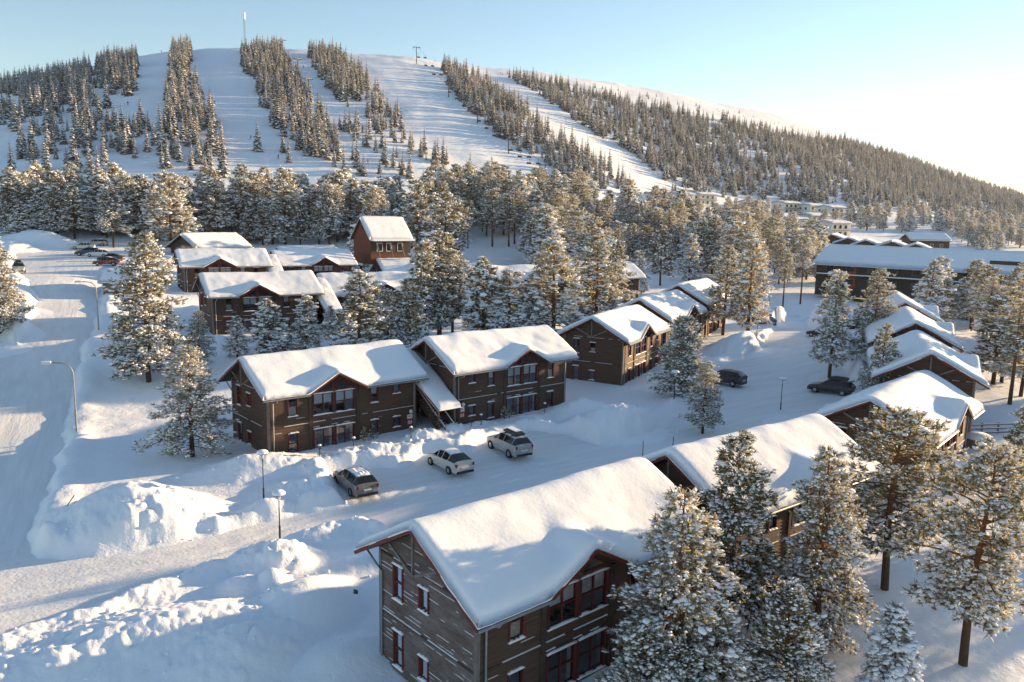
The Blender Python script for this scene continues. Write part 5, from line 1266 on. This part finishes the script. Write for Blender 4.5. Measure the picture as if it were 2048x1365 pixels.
# forest machine behind the right-hand houses
x, y = ground_pt(1690, 662); o = empty('loader_tractor', (x, y, bz(x, y)), R(10))
for wx in (.2, 2.9):
    for wy in (-.9, .9):
        m = MB(); m.lathe([(.2, -.25), (.75, -.26), (.82, -.15), (.82, .15), (.75, .26), (.2, .25)], 18); m.v = [(wx+a, wy+c, .82+b) for a, b, c in m.v]; w_ = m.build('wheel', M['rubber'], o)
        m = MB(); m.lathe([(0, -.2), (.42, -.22)], 12); m.v = [(wx+a, wy+c, .82+b) for a, b, c in m.v]; m.build('rim', M['rust'], w_)
MB().box(-.4, 3.5, -.6, .6, .9, 1.7).build('chassis', M['olive'], o); MB().prism([(1.9, 1.7), (3.6, 1.7), (3.5, 2.2), (1.9, 2.3)], 'y', -.55, .55).build('bonnet', M['olive'], o)
for cx in (-.3, 1.7):
    for cy in (-.55, .55): MB().bar((cx, cy, 1.7), (cx+.05, cy, 3.2), .10, .10).build('cab_post', M['darkmetal'], o)
MB().box(-.4, 1.85, -.65, .65, 3.2, 3.32).build('cab_roof', M['darkmetal'], o); MB().bar((3.5, 0, 1.6), (4.9, 0, .6), .2, .25).build('loader_arm', M['olive'], o); MB().box(4.7, 5.3, -.95, .95, .2, .9).build('bucket', M['darkmetal'], o)
tag(o, 'olive wheeled loader with open cab behind the right-hand lodge row', 'tractor')

# ------------------------------------------------------------------ lamps, posts, signs
def park_lamp(label, base, top):
    x, y = ground_pt(*base); h = max(2.8, at(top[0], top[1], y).z-gz(x, y)); o = empty('lamp_post', (x, y, gz(x, y)-.1)); h += .1
    MB().tube([(0,0,-.5), (0,0,.9)], .06, 8).build('base_sleeve', M['darkmetal'], o); MB().tube([(0,0,.9), (0,0,h-.5)], .035, 8).build('pole', M['darkmetal'], o)
    MB().lathe([(.03, h-.5), (.07, h-.46), (.16, h-.18), (.16, h-.16)], 14).build('lamp_glass', M['lampwhite'], o)
    for a in (0, 2.1, 4.2): MB().bar((.06*math.cos(a), .06*math.sin(a), h-.46), (.20*math.cos(a), .20*math.sin(a), h-.14), .02, .02).build('bracket', M['darkmetal'], o)
    MB().lathe([(0, h-.15), (.36, h-.15), (.37, h-.12), (.30, h-.08), (0, h-.04)], 18).build('lamp_shade', M['darkmetal'], o)
    MB().lathe([(.37, h-.115), (.36, h-.02), (.28, h+.05), (0, h+.09)], 16).build('snow_cap', M['clod'], o, True)
    tag(o, label, 'lamp', 'park lamps with snow-capped shades')
park_lamp('park lamp on the snow heap beside the access road, nearest one', (561,1118), (549,996))
park_lamp('park lamp near the front house corner, behind the nearest lamp', (528,1010), (521,903))
park_lamp('single park lamp in the right court before the black estate car', (1561,820), (1566,756))
park_lamp('park lamp beside the golden court-edge pine', (1347,820), (1347,752))
park_lamp('far park lamp on the courtyard snow bank', (1512,694), (1513,642))
park_lamp('park lamp between the trees at the back of the courtyard', (1537,628), (1537,606))
def street_lamp(label, x, y, h, rz):
    o = empty('street_lamp', (x, y, gz(x, y)-.1), rz)
    MB().tube([(0,0,-.5), (0,0,h*.35)], .085, 10).build('lower_pole', M['metal'], o)
    P = [(0,0,h*.35), (0,0,h*.85)] + [(.85*(math.cos(t)-1)*1.0, 0, h*.85+.95*math.sin(t)) for t in np.linspace(.25, 1.5, 7)] + [(-1.55, 0, h*.85+1.0)]
    MB().tube(P, [.06]*2+[.05]*8, 8).build('curved_arm', M['metal'], o)
    MB().prism([(-1.45, .06), (-2.15, .04), (-2.2, -.03), (-2.1, -.10), (-1.5, -.09)], 'y', -.14, .14).build('lamp_head', M['lampwhite'], o).location = (0, 0, h*.85+1.0)
    MB().box(-2.12, -1.5, -.13, .13, h*.85+1.062, h*.85+1.12).build('head_snow', M['clod'], o)
    tag(o, label, 'street lamp', 'curved street lamps along the road')
x, y = ground_pt(155, 880); street_lamp('nearer curved street lamp over the left road', x, y, 5.6, R(20))
x, y = at(198, 668, 92).x, 92; street_lamp('farther curved street lamp over the left road', x, y, 5.6, R(20))
def heater_post(label, u, v):
    x, y = ground_pt(u, v); z = gz(x, y); o = empty('heater_post', (x, y, z-.1), R(40))
    MB().tube([(0,0,-.4), (0,0,.75)], .035, 8).build('post', M['darkmetal'], o); MB().box(-.09, .09, -.06, .06, .72, .98).build('socket_box', M['signblue'], o)
    MB().lathe([(.13, .985), (.13, 1.03), (.08, 1.09), (0, 1.11)], 10).build('snow_cap', M['clod'], o, True); tag(o, label, 'post', 'engine heater posts')
for lab, u, v in (('socket post left of the frost-covered estate car', 640, 930), ('socket post between grey and silver cars', 708, 918), ('socket post above the silver hatchback', 822, 893), ('socket post left of the roof-box car', 962, 866), ('socket post right of the roof-box car', 1089, 838)): heater_post(lab, u, v)
def stake(label, u, v, h=1.6, tilt=0):
    x, y = ground_pt(u, v); o = empty('marker_stake', (x, y, gz(x, y)-.2), 0); o.rotation_euler = (0, R(tilt), 0)
    MB().tube([(0,0,-.2), (0,0,h)], .03, 6).build('rod', M['darkmetal'], o); MB().tube([(0,0,h-.25), (0,0,h-.05)], .036, 6).build('reflector_band', M['signred'], o); tag(o, label, 'stake', 'snow marker stakes')
for i, (u, v, h, t, lab) in enumerate([(1285,918,1.7,0,'marker stake left of the golden court-edge pine'),(1344,908,1.7,2,'marker stake at the foot of the golden court-edge pine'),(1712,735,1.5,0,'marker stake on the right bank, upper'),(1720,720,1.5,0,'marker stake on the right bank, lower'),(1632,706,1.7,0,'marker stake beside the courtyard pine'),(130,1052,1.2,35,'leaning twig stake left of the big left snow heap'),(942,868,1.0,0,'thin stake by the staircase foot')]): stake(lab, u, v, h, t)
# house number boards with globe lamps on the two front houses
def number_board(label, key, lx):
    p = hpt(key, lx, -.06, 0); o = empty('number_board', p, R(H_OBJ[key][3]))
    MB().box(-.28, .28, -.04, 0, .95, 1.45).build('red_board', M['signred'], o); MB().box(-.26, .26, -.04, 0, 1.5, 1.85).build('white_board', M['signwhite'], o)
    for i, (a, b, c, d) in enumerate([(-.19,-.13,1.05,1.32),(-.06,.0,1.05,1.32),(-.06,.06,1.05,1.10),(.12,.18,1.05,1.32),(.06,.20,1.17,1.22)]): MB().box(a, b, -.052-.002*i, -.04, c, d).build('white_mark', M['signwhite'], o)
    for i, (a, b, c, d) in enumerate([(-.19,.19,1.62,1.66),(-.15,.12,1.72,1.76)]): MB().box(a, b, -.05, -.04, c, d).build('red_mark', M['signred'], o)
    MB().lathe([(0, 1.95), (.13, 2.02), (.17, 2.15), (.13, 2.28), (0, 2.34)], 12, 0, (0, -.2)).build('globe_lamp', M['lampwhite'], o, True); MB().bar((0, 0, 2.3), (0, -.2, 2.36), .05, .04).build('lamp_arm', M['darkmetal'], o)
    tag(o, label, 'sign', 'red and white number boards')
number_board('red and white number board under a globe lamp, left of the staircase', 'B', HL-.55)
number_board('red and white number board under a globe lamp, right of the staircase', 'C', .75)
# manhole, utility box, fence, tub
x, y = ground_pt(707, 1213); tag(MB().lathe([(0, .02), (.22, .02), (.24, .0), (.24, -.1)], 20).build('manhole_cover', M['darkmetal']), 'round dark manhole cover in trampled snow near the nearest house', 'manhole').location = (x, y, gz(x, y)-.03)
x, y = at(1105, 966, 49.5).x, 49.5; o = empty('utility_box', (x, y, bz(x, y)), R(35)); MB().box(-.45, .45, -.3, .3, -.1, .55).build('cabinet', M['darkmetal'], o); MB().prism([(-.5, .55), (.5, .55), (.42, .75), (-.3, .82)], 'y', -.34, .34).build('snow_cap', M['clod'], o); tag(o, 'small dark box with snow cap on the road behind the nearest ridge', 'box')
x, y = hpt('F', HL+4, 2).x, hpt('F', HL+4, 2).y; o = empty('plank_fence', (x, y, gz(x, y)-.1), R(10))
for i in range(5): MB().box(i*1.6-.06, i*1.6+.06, -.05, .05, -.3, 1.2).build('post', M['greytrim'], o)
for z in (.35, .7, 1.05):
    ra = MB().box(-.1, 6.5, -.09, -.052, z-.06, z+.06).build('rail', M['greytrim'], o); MB().box(-.1, 6.5, -.10, -.04, z+.06, z+.10).build('rail_snow', M['clod'], ra)
tag(o, 'grey plank fence with snow on its rails right of the sunlit dormer house', 'fence')
x, y = hpt('F', HL+2.6, -.5).x, hpt('F', HL+2.6, -.5).y; o = empty('round_tub', (x, y, gz(x, y)-.1)); MB().lathe([(1.0, -.2), (1.0, .75), (.9, .8), (0, .8)], 20).build('tub', M['greytrim'], o); MB().lathe([(1.03, .78), (1.0, 1.0), (.7, 1.16), (0, 1.22)], 20).build('snow_cap', M['clod'], o, True); tag(o, 'round snow-capped tub beside the sunlit dormer house and fence', 'tub')
# small snowy bushes at the front walls
bt = tree_meshes('bush', 77, 1.1, .02, .28, nbr=14, twigs=4, blades=6, blen=.16, bsize=.05, trunk_r=.02, up=.6, droop=.1, snow=.5)
for key, lx, lab in (('B', 7.75, 'little snowy bush by the front house wall, left of its narrow window'), ('B', 8.55, 'little snowy bush below the narrow window of the front house'), ('C', 5.0, 'little snowy bush beside the big lower window right of the staircase'), ('C', 5.55, 'taller little bush against the big lower window right of the staircase')):
    p = hpt(key, lx, -.75); o = empty('snowy_bush', (p.x, p.y, max(p.z, gz(p.x, p.y)-.1)))
    for k in ('trunk', 'crown', 'snow_load'):
        c_ = link(k, bt[k], o)
        if k == 'snow_load': c_['kind'] = 'stuff'
    tag(o, lab, 'bush', 'little bushes at the front walls')

# ------------------------------------------------------------------ ski lifts, mast, skiers on the mountain
def slope_pt(u, v): x, y = ground_pt(u, v); return Vector((x, y, bz(x, y)))
def lift_tower(label, u, vb, vt, ang):
    p = slope_pt(u, vb); h = max(7, (vb-vt)/F_PX*math.hypot(p.x, p.y)); o = empty('lift_tower', p, ang)
    MB().tube([(0,0,-1), (0,0,h)], [.35, .25], 8).build('pole', M['darkmetal'], o); MB().box(-2.6, 2.6, -.2, .2, h-.1, h+.3).build('crossarm', M['darkmetal'], o)
    for s in (-2.4, 2.4): MB().box(s-.15, s+.15, -1.6, 1.6, h-.45, h-.1).build('sheave_train', M['darkmetal'], o)
    tag(o, label, 'lift tower', 'chairlift towers'); return p+Vector((0, 0, h-.4))
tops = [lift_tower('chairlift tower on the skyline, left of two', 785, 110, 86, R(20)), lift_tower('chairlift tower on the skyline, right of two', 833, 128, 98, R(20)), lift_tower('chairlift tower high on the wide piste edge', 897, 195, 166, R(20)),
        lift_tower('chairlift tower in the middle of the wide piste edge', 955, 247, 222, R(20)), lift_tower('chairlift tower low on the wide piste edge', 1017, 308, 280, R(20)), lift_tower('lowest chairlift tower near the piste foot', 1090, 362, 332, R(20))]
def chair(label, p):
    o = empty('lift_chair', p, R(20)); MB().bar((0,0,0), (0,0,-2.2), .10, .10).build('hanger', M['darkmetal'], o); MB().box(-1.1, 1.1, -.3, .3, -2.7, -2.5).build('seat', M['darkmetal'], o); MB().box(-1.1, 1.1, .25, .35, -2.5, -1.8).build('backrest', M['darkmetal'], o); tag(o, label, 'lift chair', 'chairlift chairs hanging along the wide piste')
ax = Vector((math.cos(R(20)), math.sin(R(20)), 0))*2.4
for i in range(len(tops)-1):
    for sg in (-1, 1):
        a, b = tops[i]+ax*sg, tops[i+1]+ax*sg; mid = (a+b)/2-Vector((0, 0, (b-a).length*.02))
        tag(MB().tube([a, (a+mid)/2-Vector((0,0,.3)), mid, (mid+b)/2-Vector((0,0,.3)), b], .035, 4).build('lift_cable', M['darkmetal']), 'thin dark chairlift cable strung between two towers', 'cable', 'chairlift cables')
        for t in (.2, .45, .7): chair('dark chairlift chair hanging on the line beside the wide piste', a.lerp(b, t)-Vector((0, 0, .4)))
for u, vb, vt, lab in ((596,140,122,'small drag-lift tower on the narrow piste, upper'), (617,183,161,'small drag-lift tower on the narrow piste, middle'), (640,240,215,'small drag-lift tower on the narrow piste, lower'), (553,102,82,'small lift tower on the summit skyline, left'), (566,102,82,'small lift tower on the summit skyline, right')): lift_tower(lab, u, vb, vt, R(60))
p = slope_pt(490, 98); h = 27; o = empty('radio_mast', p)
for a in (0, 2.09, 4.19): MB().tube([(.7*math.cos(a), .7*math.sin(a), -1), (.55*math.cos(a), .55*math.sin(a), h)], .09, 5).build('leg', M['metal'], o)
for i in range(18):
    z0_, z1_ = i*1.5, i*1.5+1.5
    for k in range(3):
        a, b = k*2.094, (k+1)*2.094; MB().bar((.62*math.cos(a), .62*math.sin(a), z0_), (.62*math.cos(b), .62*math.sin(b), z1_), .07, .07).build('lattice_brace', M['metal'], o)
MB().lathe([(.9, h-5), (.95, h-.4), (.6, h+.3), (0, h+.5)], 12).build('frosted_antenna', M['clod'], o); tag(o, 'tall frosted lattice radio mast on the summit', 'mast')
P = slope_pt(500, 98); simple_house('summit_hut', 'small dark hut on the summit beside the radio mast', 'hut', (P.x, P.y, P.z-.3), 10, 8, 5, 2.4, .4, M['trim'], .4, .3, [('f', 1, 2, .8, 1.6, M['greytrim'])])
for u, vb, vt, lab in ((791,424,384,'piste floodlight pole above the red gabled house'), (757,376,356,'piste floodlight pole on the narrow piste'), (476,392,340,'thin floodlight pole among the pines at the foot of the left piste'), (388,95,74,'thin pole on the summit skyline, leftmost'), (444,94,71,'thin pole on the summit skyline, second'), (636,98,74,'thin pole on the summit skyline, right of the lift'), (655,98,73,'thin pole on the summit skyline, far right')):
    p = slope_pt(u, vb); h = (vb-vt)/F_PX*math.hypot(p.x, p.y); o = empty('light_pole', p); MB().tube([(0,0,-1), (0,0,h)], [.16, .10], 6).build('pole', M['darkmetal'], o); MB().box(-.7, .7, -.15, .15, h-.3, h).build('floodlight_bar', M['darkmetal'], o); tag(o, label if False else lab, 'pole', 'poles on the mountain')
# a skier figure: one continuous skinned body, skis and poles as parts
def person_mesh():
    J = [(0,0,.95,.15),(0,0,1.2,.16),(0,-.03,1.42,.17),(0,-.05,1.55,.07),(0,-.06,1.68,.115),(0,-.05,1.80,.07),
         (.12,.02,.88,.10),(.15,-.12,.50,.075),(.15,0,.10,.06),(.15,-.14,.06,.05),(-.12,.02,.88,.10),(-.15,-.12,.50,.075),(-.15,0,.10,.06),(-.15,-.14,.06,.05),
         (.22,-.03,1.42,.075),(.30,-.05,1.15,.06),(.30,-.28,1.05,.045),(-.22,-.03,1.42,.075),(-.30,-.05,1.15,.06),(-.30,-.28,1.05,.045)]
    E_ = [(0,1),(1,2),(2,3),(3,4),(4,5),(0,6),(6,7),(7,8),(8,9),(0,10),(10,11),(11,12),(12,13),(2,14),(14,15),(15,16),(2,17),(17,18),(18,19)]
    me = bpy.data.meshes.new('person_body'); me.from_pydata([j[:3] for j in J], E_, [])
    o = bpy.data.objects.new('tmp', me); col.objects.link(o); o.modifiers.new('s', 'SKIN'); sv = me.skin_vertices[0].data
    for i, j in enumerate(J): sv[i].radius = (j[3], j[3])
    sv[0].use_root = True; m2 = o.modifiers.new('ss', 'SUBSURF'); m2.levels = 1; m2.render_levels = 1
    bpy.context.view_layer.update(); dg = bpy.context.evaluated_depsgraph_get(); r_ = bpy.data.meshes.new_from_object(o.evaluated_get(dg)); bpy.data.objects.remove(o); return r_
PB = person_mesh()
CL = [mat('ski_suit_%d' % i, c, .7, .2) for i, c in enumerate(((.03, .03, .04), (.03, .05, .14), (.16, .03, .03), (.04, .07, .05)))]
PBM = []
for c in CL: m = PB.copy(); m.materials.clear(); m.materials.append(c); PBM.append(m)
sk = MB(); sk.box(-.20, -.10, -.9, .75, -.01, .02); skm = sk.mesh('ski', M['darkmetal']); sk = MB(); sk.box(.10, .20, -.9, .75, -.01, .02); skm2 = sk.mesh('ski', M['darkmetal'])
for i, (u, v, lab) in enumerate([(323,106,'skier standing near the top of the left skyline'),(256,211,'skier in the middle of the left open slope'),(420,209,'left one of two skiers beside the forest strip'),(430,209,'right one of two skiers beside the forest strip'),(502,279,'skier on the lower part of the widest left piste'),(557,318,'skier near the foot of the widest left piste'),(262,302,'skier between the spruces at lower left'),(215,336,'skier on the flat below the left spruces'),(607,136,'skier high on the narrow lift piste'),(635,192,'skier in the middle of the narrow lift piste'),(736,327,'skier by the lift at the foot of the narrow piste'),(761,360,'skier above the red gabled house, upper'),(777,372,'skier above the red gabled house, lower')]):
    p = slope_pt(u, v); o = empty('person', p, random.uniform(-1, 1)); o.scale = (1.05,)*3; link('body', PBM[i % 4], o); link('ski', skm, o); link('ski', skm2, o); tag(o, lab, 'person', 'skiers on the slopes')

# ------------------------------------------------------------------ thin winter haze
hm = bpy.data.materials.new('winter_haze'); hm.use_nodes = True; nt = hm.node_tree; nt.nodes.clear()
pv = nt.nodes.new('ShaderNodeVolumePrincipled'); pv.inputs['Color'].default_value = (.93, .95, 1, 1); pv.inputs['Density'].default_value = .00005; pv.inputs['Anisotropy'].default_value = .3
ou = nt.nodes.new('ShaderNodeOutputMaterial'); nt.links.new(pv.outputs[0], ou.inputs['Volume'])
gzmin = float(GZ.min())-2
tag(MB().box(-2800, 2800, -2800, 2800, gzmin, 300).build('haze', hm), 'thin pale winter haze filling the valley air', 'haze', kind='stuff')
